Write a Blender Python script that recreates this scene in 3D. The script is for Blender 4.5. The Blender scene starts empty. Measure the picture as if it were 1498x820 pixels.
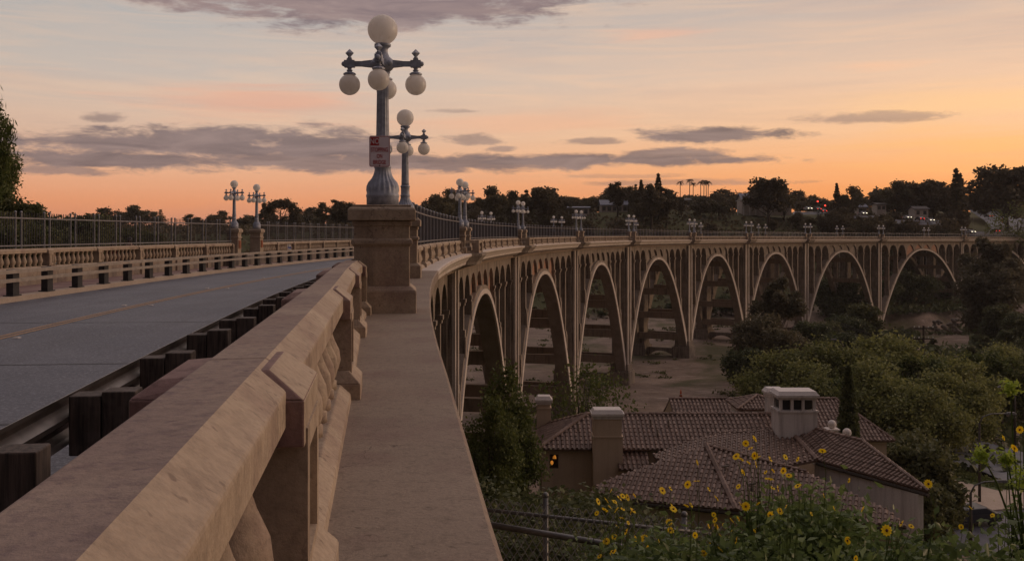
import bpy, math, random
import numpy as np
from mathutils import Vector, Matrix
R = math.radians
random.seed(7)
SC = bpy.context.scene
COL = SC.collection
F, CX, HY = 1456.0, 749.0, 342.0

# ------------------------------------------------------------------ helpers
def at(px, py, d):
    return Vector(((px-CX)/F*d, d, (HY-py)/F*d))

def tag(o, label=None, cat=None, group=None, kind=None):
    if label: o['label'] = label
    if cat: o['category'] = cat
    if group: o['group'] = group
    if kind: o['kind'] = kind
    return o

def rig(o):
    return Matrix.LocRotScale(o.location, o.rotation_euler, o.scale)

def empty(name, loc=(0, 0, 0), rz=0.0):
    o = bpy.data.objects.new(name, None)
    o.empty_display_size = 0.3
    o.location = loc
    o.rotation_euler = (0, 0, rz)
    COL.objects.link(o)
    return o

def link_mesh(name, me, parent=None, world=False, loc=None, rz=0.0):
    o = bpy.data.objects.new(name, me)
    COL.objects.link(o)
    if loc is not None:
        o.location = loc
        o.rotation_euler = (0, 0, rz)
    if parent is not None:
        o.parent = parent
        if world:
            M = rig(parent)
            if parent.parent is not None:
                M = rig(parent.parent) @ parent.matrix_parent_inverse @ M if False else M
            o.matrix_parent_inverse = M.inverted()
    return o

class MB:
    def __init__(s):
        s.v = []; s.f = []
    def add(s, vs, fs):
        b = len(s.v)
        s.v.extend([tuple(p) for p in vs])
        s.f.extend([tuple(i+b for i in f) for f in fs])
        return s
    def box(s, x0, x1, y0, y1, z0, z1):
        return s.hexa([(x0,y0,z0),(x1,y0,z0),(x1,y1,z0),(x0,y1,z0),(x0,y0,z1),(x1,y0,z1),(x1,y1,z1),(x0,y1,z1)])
    def hexa(s, p):
        return s.add(p, [(0,3,2,1),(4,5,6,7),(0,1,5,4),(1,2,6,5),(2,3,7,6),(3,0,4,7)])
    def frustum(s, x0, x1, y0, y1, z0, z1, dx, dy):
        return s.hexa([(x0,y0,z0),(x1,y0,z0),(x1,y1,z0),(x0,y1,z0),(x0+dx,y0+dy,z1),(x1-dx,y0+dy,z1),(x1-dx,y1-dy,z1),(x0+dx,y1-dy,z1)])
    def tube(s, pts, rad, seg=8, cap=True):
        pts = [Vector(p) for p in pts]
        if not hasattr(rad, '__len__'): rad = [rad]*len(pts)
        rings = []
        vs = []
        a = None
        for i, p in enumerate(pts):
            t = (pts[min(i+1, len(pts)-1)] - pts[max(i-1, 0)]).normalized()
            if a is None:
                a = t.orthogonal().normalized()
            else:
                a = (a - t*a.dot(t))
                a = a.normalized() if a.length > 1e-6 else t.orthogonal().normalized()
            b = t.cross(a)
            for k in range(seg):
                an = 2*math.pi*k/seg
                vs.append(p + (a*math.cos(an) + b*math.sin(an))*rad[i])
        fs = []
        for i in range(len(pts)-1):
            for k in range(seg):
                k2 = (k+1) % seg
                fs.append((i*seg+k, i*seg+k2, (i+1)*seg+k2, (i+1)*seg+k))
        if cap:
            fs.append(tuple(range(seg))[::-1])
            fs.append(tuple((len(pts)-1)*seg+k for k in range(seg)))
        return s.add(vs, fs)
    def lathe(s, prof, c=(0,0,0), seg=24, flute=0, amp=None):
        vs = []; fs = []
        for j, (r, z) in enumerate(prof):
            for k in range(seg):
                an = 2*math.pi*k/seg
                rr = r
                if flute:
                    m = amp[j] if amp else 0.0
                    rr = r*(1 - m*abs(math.sin(an*flute/2))) if m >= 0 else r*(1 + (-m)*abs(math.sin(an*flute/2)))
                vs.append((c[0]+rr*math.cos(an), c[1]+rr*math.sin(an), c[2]+z))
        n = len(prof)
        for j in range(n-1):
            for k in range(seg):
                k2 = (k+1) % seg
                fs.append((j*seg+k, j*seg+k2, (j+1)*seg+k2, (j+1)*seg+k))
        fs.append(tuple(range(seg))[::-1])
        fs.append(tuple((n-1)*seg+k for k in range(seg)))
        return s.add(vs, fs)
    def sphere(s, c, r, seg=16, rings=10, sz=1.0):
        prof = []
        for j in range(rings+1):
            t = math.pi*j/rings
            prof.append((max(r*math.sin(t), r*0.02), -r*sz*math.cos(t)))
        return s.lathe(prof, c, seg)
    def prism(s, poly, off):
        """poly: 3D points of a planar outline, extruded by vector off"""
        n = len(poly); off = Vector(off)
        vs = [Vector(p) for p in poly] + [Vector(p)+off for p in poly]
        fs = [tuple(range(n))[::-1], tuple(range(n, 2*n))]
        for i in range(n):
            j = (i+1) % n
            fs.append((i, j, n+j, n+i))
        return s.add(vs, fs)
    def mesh(s, name, mat, smooth=False):
        me = bpy.data.meshes.new(name)
        me.from_pydata(s.v, [], s.f)
        me.validate()
        if mat: me.materials.append(mat)
        if smooth:
            me.polygons.foreach_set('use_smooth', [True]*len(me.polygons))
        me.update()
        return me
    def build(s, name, mat, parent=None, world=False, smooth=False, bevel=0.0, loc=None, rz=0.0):
        o = link_mesh(name, s.mesh(name, mat, smooth), parent, world, loc, rz)
        if bevel:
            m = o.modifiers.new('bevel', 'BEVEL'); m.width = bevel; m.segments = 2; m.limit_method = 'ANGLE'; m.angle_limit = R(40)
        elif smooth == 'auto':
            pass
        return o

def recalc(o):
    """make normals consistent"""
    import bmesh
    bm = bmesh.new(); bm.from_mesh(o.data)
    bmesh.ops.recalc_face_normals(bm, faces=bm.faces)
    bm.to_mesh(o.data); bm.free()

def dup(root, loc=None, rz=None, scale=None, label=None):
    def rec(o, par):
        c = o.copy(); COL.objects.link(c)
        if par is not None: c.parent = par
        for ch in list(o.children): rec(ch, c)
        return c
    r = rec(root, None)
    if loc is not None: r.location = loc
    if rz is not None: r.rotation_euler = (0, 0, rz)
    if scale is not None: r.scale = scale if hasattr(scale, '__len__') else (scale,)*3
    if label: r['label'] = label
    return r

# ------------------------------------------------------------------ materials
class NT:
    def __init__(s, tree): s.t = tree
    def n(s, typ, **kw):
        nd = s.t.nodes.new(typ)
        for k, v in kw.items(): setattr(nd, k, v)
        return nd
    def put(s, sock, val):
        if isinstance(val, bpy.types.NodeSocket): s.t.links.new(val, sock)
        elif val is not None: sock.default_value = val
    def m(s, op, a, b=None, c=None, clamp=False):
        nd = s.n('ShaderNodeMath', operation=op); nd.use_clamp = clamp
        s.put(nd.inputs[0], a)
        if b is not None: s.put(nd.inputs[1], b)
        if c is not None: s.put(nd.inputs[2], c)
        return nd.outputs[0]
    def mix(s, fac, a, b, blend='MIX'):
        nd = s.n('ShaderNodeMix', data_type='RGBA', blend_type=blend)
        s.put(nd.inputs[0], fac)
        s.put(nd.inputs[6], a if isinstance(a, bpy.types.NodeSocket) else (*a, 1))
        s.put(nd.inputs[7], b if isinstance(b, bpy.types.NodeSocket) else (*b, 1))
        return nd.outputs[2]
    def noise(s, vec, scale, detail=4, rough=0.55, dist=0.0):
        nd = s.n('ShaderNodeTexNoise')
        if vec is not None: s.put(nd.inputs['Vector'], vec)
        nd.inputs['Scale'].default_value = scale
        nd.inputs['Detail'].default_value = detail
        nd.inputs['Roughness'].default_value = rough
        nd.inputs['Distortion'].default_value = dist
        return nd.outputs[0]
    def mapping(s, vec, scale=(1,1,1), loc=(0,0,0)):
        nd = s.n('ShaderNodeMapping')
        s.put(nd.inputs[0], vec)
        nd.inputs['Scale'].default_value = scale
        nd.inputs['Location'].default_value = loc
        return nd.outputs[0]
    def ramp(s, fac, stops, interp='LINEAR'):
        nd = s.n('ShaderNodeValToRGB')
        cr = nd.color_ramp; cr.interpolation = interp
        while len(cr.elements) < len(stops): cr.elements.new(0.5)
        for e, (p, c) in zip(cr.elements, stops):
            e.position = p
            e.color = (*c, 1) if hasattr(c, '__len__') else (c, c, c, 1)
        s.put(nd.inputs[0], fac)
        return nd.outputs[0]

def new_mat(name):
    m = bpy.data.materials.new(name); m.use_nodes = True
    t = m.node_tree
    b = t.nodes['Principled BSDF']
    return m, NT(t), b

def geo_pos(k): return k.n('ShaderNodeNewGeometry').outputs['Position']

def concrete(name, base, dark, light, stain=0.5, bump=0.25, streak=True, fine=40, crack=False):
    m, k, b = new_mat(name)
    p = geo_pos(k)
    n1 = k.noise(p, 0.9, 6, 0.6)
    n2 = k.noise(p, 15.0, 6, 0.7)
    n3 = k.noise(p, fine, 4, 0.7)
    c = k.mix(k.ramp(n1, [(0.35, 0.0), (0.7, 1.0)]), base, light)
    c = k.mix(k.m('MULTIPLY', k.ramp(n2, [(0.5, 0.0), (0.72, 1.0)]), stain*.7), c, dark)
    if streak:
        ns = k.noise(k.mapping(p, (2.2, 2.2, 0.16)), 1.6, 5, 0.6)
        nz_ = k.n('ShaderNodeSeparateXYZ'); k.t.links.new(k.n('ShaderNodeNewGeometry').outputs['True Normal'], nz_.inputs[0])
        vert = k.m('LESS_THAN', k.m('ABSOLUTE', nz_.outputs[2]), .35)
        c = k.mix(k.m('MULTIPLY', vert, k.m('MULTIPLY', k.ramp(ns, [(0.5, 0.0), (0.72, 1.0)]), stain)), c, dark)
    if crack:
        vo = k.n('ShaderNodeTexVoronoi', feature='DISTANCE_TO_EDGE'); vo.inputs['Scale'].default_value = 1.1
        dv = k.n('ShaderNodeVectorMath', operation='ADD'); nn = k.n('ShaderNodeTexNoise'); nn.inputs['Scale'].default_value = 3.0; nn.inputs['Detail'].default_value = 5
        k.t.links.new(p, nn.inputs['Vector']); k.t.links.new(p, dv.inputs[0]); k.t.links.new(nn.outputs[1], dv.inputs[1]); k.t.links.new(dv.outputs[0], vo.inputs['Vector'])
        cr = k.ramp(vo.outputs['Distance'], [(0.0, 1.0), (0.007, 0.0)])
        gate = k.ramp(k.noise(p, 0.8, 3, .5), [(0.5, 0.0), (0.6, 1.0)])
        c = k.mix(k.m('MULTIPLY', k.m('MULTIPLY', cr, gate), .8), c, (.05,.035,.03))
        mar = k.ramp(k.noise(p, 1.7, 5, .65), [(0.5, 0.0), (0.68, 1.0)])
        c = k.mix(k.m('MULTIPLY', mar, .5), c, (.19,.115,.105))
        pit = k.ramp(k.noise(p, 24, 2, .5), [(0.66, 0.0), (0.72, 1.0)])
        c = k.mix(k.m('MULTIPLY', pit, .55), c, dark)
    sp = k.ramp(n3, [(0.3, 0.72), (0.6, 1.0)])
    mul = k.n('ShaderNodeMix', data_type='RGBA', blend_type='MULTIPLY')
    mul.inputs[0].default_value = 0.8
    k.t.links.new(c, mul.inputs[6]); k.t.links.new(sp, mul.inputs[7])
    k.t.links.new(mul.outputs[2], b.inputs['Base Color'])
    b.inputs['Roughness'].default_value = 0.88
    b.inputs['Specular IOR Level'].default_value = 0.25
    bp = k.n('ShaderNodeBump'); bp.inputs['Strength'].default_value = bump; bp.inputs['Distance'].default_value = 0.008
    h = k.m('ADD', n3, k.m('MULTIPLY', n2, 0.12))
    k.t.links.new(h, bp.inputs['Height']); k.t.links.new(bp.outputs[0], b.inputs['Normal'])
    return m

def plain(name, col, rough=0.6, metal=0.0, var=0.25, scale=8.0, bump=0.0, spec=0.4):
    m, k, b = new_mat(name)
    p = geo_pos(k)
    n = k.noise(p, scale, 5, 0.6)
    c2 = tuple(x*(1-var) for x in col); c1 = tuple(min(1, x*(1+var*0.6)) for x in col)
    k.t.links.new(k.mix(k.ramp(n, [(0.3, 0.0), (0.7, 1.0)]), c2, c1), b.inputs['Base Color'])
    b.inputs['Roughness'].default_value = rough
    b.inputs['Metallic'].default_value = metal
    b.inputs['Specular IOR Level'].default_value = spec
    if bump:
        bp = k.n('ShaderNodeBump'); bp.inputs['Strength'].default_value = bump; bp.inputs['Distance'].default_value = 0.02
        k.t.links.new(n, bp.inputs['Height']); k.t.links.new(bp.outputs[0], b.inputs['Normal'])
    return m

def leafmat(name, a, b_, trans=0.25, rough=0.6):
    m, k, b = new_mat(name)
    g = k.n('ShaderNodeNewGeometry')
    oi = k.n('ShaderNodeObjectInfo')
    f = k.m('ADD', k.m('MULTIPLY', g.outputs['Random Per Island'], 0.75), k.m('MULTIPLY', oi.outputs['Random'], 0.35), clamp=True)
    c = k.mix(f, a, b_)
    k.t.links.new(c, b.inputs['Base Color'])
    b.inputs['Roughness'].default_value = rough
    b.inputs['Specular IOR Level'].default_value = 0.25
    tr = k.n('ShaderNodeBsdfTranslucent'); k.t.links.new(c, tr.inputs[0])
    mx = k.n('ShaderNodeMixShader'); mx.inputs[0].default_value = trans
    k.t.links.new(b.outputs[0], mx.inputs[1]); k.t.links.new(tr.outputs[0], mx.inputs[2])
    k.t.links.new(mx.outputs[0], k.t.nodes['Material Output'].inputs[0])
    return m

def emit(name, col, strength):
    m, k, b = new_mat(name)
    b.inputs['Base Color'].default_value = (*col, 1)
    b.inputs['Emission Color'].default_value = (*col, 1)
    b.inputs['Emission Strength'].default_value = strength
    return m

M = {}
M['conc'] = concrete('parapet concrete', (.36,.28,.21), (.14,.10,.08), (.45,.36,.275), 0.65, 0.5, crack=True)
M['ledge'] = concrete('ledge concrete', (.245,.19,.15), (.10,.075,.06), (.30,.235,.185), 0.75, 0.5, streak=False, fine=55, crack=True)
M['bridge'] = concrete('bridge concrete', (.25,.20,.16), (.065,.052,.045), (.36,.295,.245), 1.0, 0.2, fine=12)
M['rim'] = concrete('bridge trim concrete with painted light', (.56,.48,.42), (.22,.18,.155), (.66,.58,.52), 0.7, 0.2, fine=12)  # paler than the main concrete: light caught on the trim, put into its colour
M['under'] = concrete('soffit concrete', (.27,.20,.15), (.10,.075,.06), (.33,.25,.19), 0.6, 0.2, fine=12)
M['panel'] = concrete('brickish spandrel panel', (.40,.21,.14), (.2,.1,.07), (.46,.27,.19), 0.5, 0.2, fine=12)
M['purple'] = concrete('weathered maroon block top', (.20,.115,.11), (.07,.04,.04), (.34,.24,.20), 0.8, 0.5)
M['cap_top'] = concrete('lichen stained cap top', (.245,.18,.155), (.115,.075,.09), (.37,.285,.22), 1.0, 0.5, streak=False, crack=True)
M['stucco'] = concrete('stucco wall', (.52,.40,.29), (.36,.27,.2), (.58,.45,.34), 0.4, 0.25, fine=30)
M['white_stucco'] = concrete('pale stucco', (.66,.60,.57), (.36,.32,.31), (.74,.69,.66), 0.7, 0.25, fine=30)
M['stone'] = concrete('rubble', (.2,.17,.15), (.09,.07,.06), (.28,.24,.2), 0.7, 0.4)
M['sidewalk'] = concrete('sidewalk concrete', (.26,.19,.175), (.15,.1,.1), (.31,.235,.21), 0.5, 0.2, streak=False)
M['kerb'] = concrete('kerb concrete', (.42,.33,.26), (.2,.15,.12), (.5,.4,.32), 0.5, 0.2, streak=False)
M['paint'] = plain('blue grey lamp paint', (.34,.365,.44), 0.45, 0.05, 0.35, 14, 0.05)
M['fence'] = plain('grey fence paint', (.20,.205,.235), 0.42, 0.35, 0.25, 8)
M['fence_dark'] = plain('dark picket paint', (.06,.06,.075), 0.5, 0.2, 0.2, 8)
M['galv'] = plain('galvanised steel', (.15,.145,.145), 0.5, 0.6, 0.35, 5)
M['rust_steel'] = plain('dull guard rail steel', (.20,.17,.16), 0.36, 0.85, 0.45, 4)
M['rail_paint'] = plain('weathered rail', (.33,.28,.24), 0.55, 0.3, 0.25, 4)

M['black'] = plain('dark metal', (.03,.028,.03), 0.6, 0, 0.3)
M['tile'] = None
M['yellow'] = plain('worn amber road paint', (.33,.19,.095), 0.7, 0, 0.75, 22)
M['white'] = plain('white paint', (.7,.68,.64), 0.6, 0, 0.15)
M['dark_glass'] = plain('dark glass', (.03,.035,.045), 0.12, 0, 0.2, 3, 0, 0.6)
M['roof_far'] = plain('slate blue roof', (.12,.13,.18), 0.6, 0, 0.3, 1.5)
M['roof_dark'] = plain('dark shingle', (.07,.06,.06), 0.75, 0, 0.3, 1.5)
M['wall_far'] = plain('pale far wall', (.48,.42,.38), 0.8, 0, 0.2, 1.0)
M['bark'] = plain('bark', (.07,.055,.045), 0.9, 0, 0.5, 10, 0.4)
M['bark_pale'] = plain('pale eucalyptus bark', (.22,.18,.15), 0.85, 0, 0.4, 6, 0.3)
M['skin'] = plain('skin', (.42,.25,.18), 0.6, 0, 0.1)
M['hair'] = plain('hair', (.015,.012,.012), 0.6, 0, 0.2)
M['cloth_red'] = plain('maroon cloth', (.2,.025,.03), 0.85, 0, 0.2)
M['cloth_dark'] = plain('dark cloth', (.02,.02,.028), 0.85, 0, 0.2)
M['cloth_white'] = plain('white cloth', (.6,.58,.58), 0.85, 0, 0.1)
M['cloth_blue'] = plain('blue cloth', (.1,.14,.42), 0.8, 0, 0.2)
M['sign_white'] = plain('reflective sign white', (.74,.64,.70), 0.45, 0, 0.08, 6)
M['sign_red'] = plain('sign red', (.42,.03,.035), 0.45, 0, 0.1, 6)
M['plaque'] = plain('bronze plaque', (.25,.08,.035), 0.5, 0.4, 0.3, 10)
M['petal'] = leafmat('yellow petal', (.88,.56,.012), (.95,.72,.03), 0.4)
M['floret'] = plain('brown flower centre', (.12,.05,.015), 0.8)
M['lime'] = leafmat('lime young foliage', (.26,.36,.05), (.42,.5,.08), 0.4)
M['wire'] = plain('wire', (.30,.295,.295), 0.5, 0.4, 0.3, 20)
M['orange'] = plain('orange plastic', (.7,.13,.03), 0.5)
M['lamp_warm'] = emit('lit lamp warm', (1.0,.36,.05), 0.8)
M['head'] = emit('lit headlight', (1.0,.85,.6), 3.0)
M['tail'] = emit('lit tail light', (1.0,.04,.02), 2.0)
M['red_signal'] = emit('lit red signal', (1.0,.05,.03), 3.0)
# leaves
M['leaf_far'] = leafmat('far leaves', (.05,.042,.026), (.13,.10,.055), 0.35)
M['leaf_far2'] = leafmat('far olive leaves', (.065,.058,.03), (.16,.13,.065), 0.35)
M['leaf_mid'] = leafmat('mid leaves', (.06,.066,.03), (.15,.15,.06), 0.35)
M['leaf_bright'] = leafmat('sycamore leaves', (.07,.085,.028), (.30,.30,.10), 0.35)
M['leaf_dark'] = leafmat('dark oak leaves', (.042,.052,.026), (.12,.135,.056), 0.3)
M['leaf_euc'] = leafmat('eucalyptus leaves', (.07,.064,.04), (.165,.14,.08), 0.35)
M['leaf_near'] = leafmat('near shrub leaves', (.055,.085,.03), (.19,.25,.085), 0.4, 0.4)
M['leaf_green'] = leafmat('fresh leaves', (.055,.08,.022), (.15,.165,.05), 0.35)
M['dry'] = leafmat('dry stalks', (.11,.08,.045), (.2,.14,.075), 0.2)
M['jac'] = leafmat('mauve blossom', (.16,.06,.14), (.28,.12,.24), 0.2)

def opal():
    m, k, b = new_mat('opal globe glass')
    p = geo_pos(k)
    n = k.noise(p, 6, 5, 0.6)
    z = k.noise(k.mapping(p, (9, 9, 1.2)), 2.0, 4, 0.6)
    c = k.mix(k.ramp(n, [(0.4, 0.0), (0.8, 1.0)]), (.96,.93,.90), (.86,.81,.75))
    c = k.mix(k.m('MULTIPLY', k.ramp(z, [(0.55, 0.0), (0.8, 1.0)]), 0.4), c, (.4,.32,.26))
    k.t.links.new(c, b.inputs['Base Color'])
    b.inputs['Roughness'].default_value = 0.3
    b.inputs['Subsurface Weight'].default_value = 0.0
    tr = k.n('ShaderNodeBsdfTranslucent'); k.t.links.new(c, tr.inputs[0])
    mx = k.n('ShaderNodeMixShader'); mx.inputs[0].default_value = 0.55
    k.t.links.new(b.outputs[0], mx.inputs[1]); k.t.links.new(tr.outputs[0], mx.inputs[2])
    k.t.links.new(mx.outputs[0], k.t.nodes['Material Output'].inputs[0])
    return m
M['opal'] = opal()

def timber():
    m, k, b = new_mat('weathered guardrail timber')
    p = geo_pos(k)
    n1 = k.noise(k.mapping(p, (34, 34, 2.2)), 1.0, 5, 0.65)
    n2 = k.noise(p, 5.0, 5, 0.6)
    c = k.mix(k.ramp(n1, [(0.35, 0.0), (0.7, 1.0)]), (.022,.016,.013), (.115,.082,.066))
    c = k.mix(k.m('MULTIPLY', k.ramp(n2, [(0.45, 0.0), (0.75, 1.0)]), .6), c, (.15,.12,.105))
    k.t.links.new(c, b.inputs['Base Color']); b.inputs['Roughness'].default_value = .85
    bp = k.n('ShaderNodeBump'); bp.inputs['Strength'].default_value = .7; bp.inputs['Distance'].default_value = .01
    k.t.links.new(n1, bp.inputs['Height']); k.t.links.new(bp.outputs[0], b.inputs['Normal'])
    return m
M['wood'] = timber()
def pane():
    m, k, b = new_mat('window pane'); b.inputs['Roughness'].default_value = .05; b.inputs['Base Color'].default_value = (.02,.02,.025,1)
    tr = k.n('ShaderNodeBsdfTransparent'); mx = k.n('ShaderNodeMixShader'); mx.inputs[0].default_value = .3
    k.t.links.new(tr.outputs[0], mx.inputs[1]); k.t.links.new(b.outputs[0], mx.inputs[2]); k.t.links.new(mx.outputs[0], k.t.nodes['Material Output'].inputs[0])
    return m
M['pane'] = pane()
def tilemat():
    m, k, b = new_mat('clay roof tile')
    g = k.n('ShaderNodeNewGeometry')
    c = k.ramp(g.outputs['Random Per Island'], [(0.0, (.14,.085,.062)), (0.45, (.19,.122,.092)), (0.8, (.23,.152,.118)), (1.0, (.29,.20,.158))])
    n = k.noise(g.outputs['Position'], 3.0, 5, 0.6)
    c = k.mix(k.m('MULTIPLY', k.ramp(n, [(0.45, 0.0), (0.75, 1.0)]), 0.5), c, (.05,.034,.03))
    k.t.links.new(c, b.inputs['Base Color'])
    b.inputs['Roughness'].default_value = 0.6
    b.inputs['Specular IOR Level'].default_value = 0.35
    return m
M['tile'] = tilemat()

def asphalt():
    m, k, b = new_mat('worn asphalt road')
    p = geo_pos(k)
    n1 = k.noise(p, 0.35, 5, 0.6)
    n2 = k.noise(k.mapping(p, (1.0, 0.12, 1)), 1.6, 4, 0.6)
    n3 = k.noise(p, 26, 3, 0.8)
    n4 = k.noise(p, 75, 2, 0.7)
    n5 = k.noise(p, 1.3, 6, 0.7, 1.0)
    c = k.mix(k.ramp(n1, [(0.35, 0.0), (0.65, 1.0)]), (.058,.06,.085), (.10,.10,.122))
    c = k.mix(k.m('MULTIPLY', k.ramp(n2, [(0.42, 0.0), (0.7, 1.0)]), 0.7), c, (.04,.038,.054))
    c = k.mix(k.m('MULTIPLY', k.ramp(n5, [(0.55, 0.0), (0.7, 1.0)]), 0.6), c, (.05,.043,.06))
    c = k.mix(k.m('MULTIPLY', k.ramp(n3, [(0.52, 0.0), (0.64, 1.0)]), 0.55), c, (.30,.30,.34))
    c = k.mix(k.m('MULTIPLY', k.ramp(n4, [(0.5, 0.0), (0.75, 1.0)]), 0.6), c, (.03,.03,.036))
    k.t.links.new(c, b.inputs['Base Color'])
    b.inputs['Roughness'].default_value = 0.6
    b.inputs['Specular IOR Level'].default_value = 0.35
    bp = k.n('ShaderNodeBump'); bp.inputs['Strength'].default_value = 0.35; bp.inputs['Distance'].default_value = 0.01
    k.t.links.new(k.m('ADD', n3, n4), bp.inputs['Height']); k.t.links.new(bp.outputs[0], b.inputs['Normal'])
    return m
M['asphalt'] = asphalt()

def groundmat():
    m, k, b = new_mat('arroyo ground')
    p = geo_pos(k)
    n1 = k.noise(p, 0.035, 6, 0.6, 0.6)
    n2 = k.noise(p, 0.3, 6, 0.65, 0.4)
    n3 = k.noise(p, 2.5, 5, 0.7)
    n5 = k.noise(k.mapping(p, (0.25, 0.9, 1)), 0.55, 5, 0.7, 1.2)
    dirt = k.mix(k.ramp(n2, [(0.35, 0.0), (0.7, 1.0)]), (.18,.13,.10), (.31,.235,.185))
    dirt = k.mix(k.ramp(n3, [(0.5, 0.0), (0.8, 1.0)]), dirt, (.11,.082,.066))
    dirt = k.mix(k.m('MULTIPLY', k.ramp(n5, [(0.58, 0.0), (0.72, 1.0)]), 0.65), dirt, (.55,.45,.40))
    grass = k.mix(k.ramp(n3, [(0.35, 0.0), (0.7, 1.0)]), (.045,.05,.022), (.12,.11,.05))
    sep = k.n('ShaderNodeSeparateXYZ'); k.t.links.new(p, sep.inputs[0])
    lo = k.m('LESS_THAN', sep.outputs[2], 0.0)
    # valley floor is dirt, slopes are grassy
    up = k.n('ShaderNodeMapRange'); up.inputs[1].default_value = -21.6; up.inputs[2].default_value = -20.4
    k.t.links.new(sep.outputs[2], up.inputs[0])
    f = k.m('ADD', up.outputs[0], k.m('MULTIPLY', k.ramp(n1, [(0.52, 0.0), (0.62, 1.0)]), 0.85), clamp=True)
    k.t.links.new(k.mix(f, dirt, grass), b.inputs['Base Color'])
    b.inputs['Roughness'].default_value = 0.95
    b.inputs['Specular IOR Level'].default_value = 0.15
    bp = k.n('ShaderNodeBump'); bp.inputs['Strength'].default_value = 0.6; bp.inputs['Distance'].default_value = 0.15
    k.t.links.new(k.m('ADD', n3, n5), bp.inputs['Height']); k.t.links.new(bp.outputs[0], b.inputs['Normal'])
    return m
M['ground'] = groundmat()

# ------------------------------------------------------------------ bridge curve
HS = [-40, -6, 5, 24, 55, 89, 122, 155, 188, 221, 260, 312, 375, 600]
HH = [-.13, -.13, -.076, -.008, .095, .207, .322, .43, .545, .65, .735, .765, .775, .775]
DS = 0.25
_s = np.arange(-40, 560, DS)
_h = np.interp(_s, HS, HH)
_x = np.cumsum(np.sin(_h))*DS; _y = np.cumsum(np.cos(_h))*DS
i0 = int(40/DS)
_x += -1.68 - _x[i0]; _y += 12.93 - _y[i0]
def heading(s): return float(np.interp(s, _s, _h))
def grade(s): return 0.0 if s < 137 else -0.0032*(s-137)
def pt(s, n, z):
    h = heading(s)
    return Vector((float(np.interp(s, _s, _x)) + n*math.cos(h), float(np.interp(s, _s, _y)) - n*math.sin(h), z + grade(s)))
def nl(s): return -11.6 - (0.045*(38-s) if s < 38 else 0.0)
def frange(a, b, step):
    k = max(1, int(math.ceil((b-a)/step - 1e-6)))
    return [a+(b-a)*i/k for i in range(k+1)]

def sweep(mb, prof, svals, nf=None, closed=True, cap=True):
    """profile [(n, z)] swept along stations; nf(s) gives an n offset"""
    m = len(prof); vs = []; fs = []
    for s in svals:
        o = nf(s) if nf else 0.0
        for n, z in prof: vs.append(pt(s, n+o, z))
    K = len(svals)
    for i in range(K-1):
        for j in range(m if closed else m-1):
            j2 = (j+1) % m
            fs.append((i*m+j, i*m+j2, (i+1)*m+j2, (i+1)*m+j))
    if cap and closed:
        fs.append(tuple(range(m))[::-1]); fs.append(tuple((K-1)*m+j for j in range(m)))
    mb.add(vs, fs)
    return mb

def sbox(mb, s0, s1, n0, n1, z0, z1):
    mb.hexa([pt(s0,n0,z0),pt(s0,n1,z0),pt(s1,n1,z0),pt(s1,n0,z0),pt(s0,n0,z1),pt(s0,n1,z1),pt(s1,n1,z1),pt(s1,n0,z1)])
    return mb

# ------------------------------------------------------------------ terrain
def smooth(a, b, t):
    t = min(1.0, max(0.0, (t-a)/(b-a))); return t*t*(3-2*t)
DV = [-60, 3, 12, 25, 40, 60, 80, 95]
ZV = [-2.4, -2.4, -5.4, -10.5, -15.2, -18.5, -21.6, -22.4]
def ground_z(x, y):
    e = float(np.interp(y - max(0, -x-6)*0.0, DV, ZV))
    # to the right the bank is already low
    e = e + (float(np.interp(y+14*smooth(6, 30, x), DV, ZV)) - e)
    # left plateau at deck level
    p = smooth(-12.2, -14.5, x)
    pe = -1.85 + (-22.4+1.85)*smooth(50, 92, y)
    e = e*(1-p) + pe*p
    # dip of the stream towards the far piers
    w = y - 0.4*x
    dip = -5.6*smooth(150, 215, w)*smooth(50, 105, x)
    e += dip*(1-smooth(240, 262, w))
    # far bank
    H = 1.5 + 3.0*smooth(-120, 0, x) + 4.0*smooth(0, 40, x) + 3.5*smooth(120, 180, x)
    we = 440 - 95*smooth(-10, 30, x)*(1-smooth(110, 150, x))
    ws = 26*smooth(100, 150, x)
    bank = -22.4 + 22.4*smooth(236+ws, 318+ws*.7, w)*1.0 + H*smooth(296, we, w)
    e = max(e, bank) if w > 236 else e
    # far right bank in front of the bridge end
    rb = smooth(120, 210, x)*smooth(170, 330, y)
    e = e + rb*9.0*(1-smooth(250, 300, w))
    e += 0.35*math.sin(x*0.11+1.3)*math.sin(y*0.09) * smooth(60, 100, y) * (1-0.75*smooth(80,100,y)*(1-smooth(230,260,w)))
    return e
def hit(px, py, d0=8, d1=900):
    d = d0
    while d < d1:
        p = at(px, py, d)
        if p.z <= ground_z(p.x, p.y): return p
        d += 0.5 + d*0.004
    return at(px, py, d1)
# ------------------------------------------------------------------ terrain mesh
def build_terrain():
    ys = list(np.arange(-40, 130, 3.0)) + list(np.arange(130, 460, 7.0)) + list(np.arange(460, 1000, 30.0)) + [1000, 1400, 2200, 3500, 6000]
    xs = [-6000, -3500, -2000, -1200, -800] + list(np.arange(-560, -120, 30.0)) + list(np.arange(-120, -30, 7.0)) + list(np.arange(-30, 70, 2.5)) + list(np.arange(70, 330, 7.0)) + list(np.arange(330, 700, 30.0)) + [700, 900, 1400, 2200, 3500, 6000]
    ys = [-3000, -800, -200] + ys
    vs = [(x, y, ground_z(x, y)) for y in ys for x in xs]
    n = len(xs)
    fs = [(j*n+i, j*n+i+1, (j+1)*n+i+1, (j+1)*n+i) for j in range(len(ys)-1) for i in range(n-1)]
    o = MB().add(vs, fs).build('ground', M['ground'], smooth=True)
    tag(o, kind='structure')
build_terrain()

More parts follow.
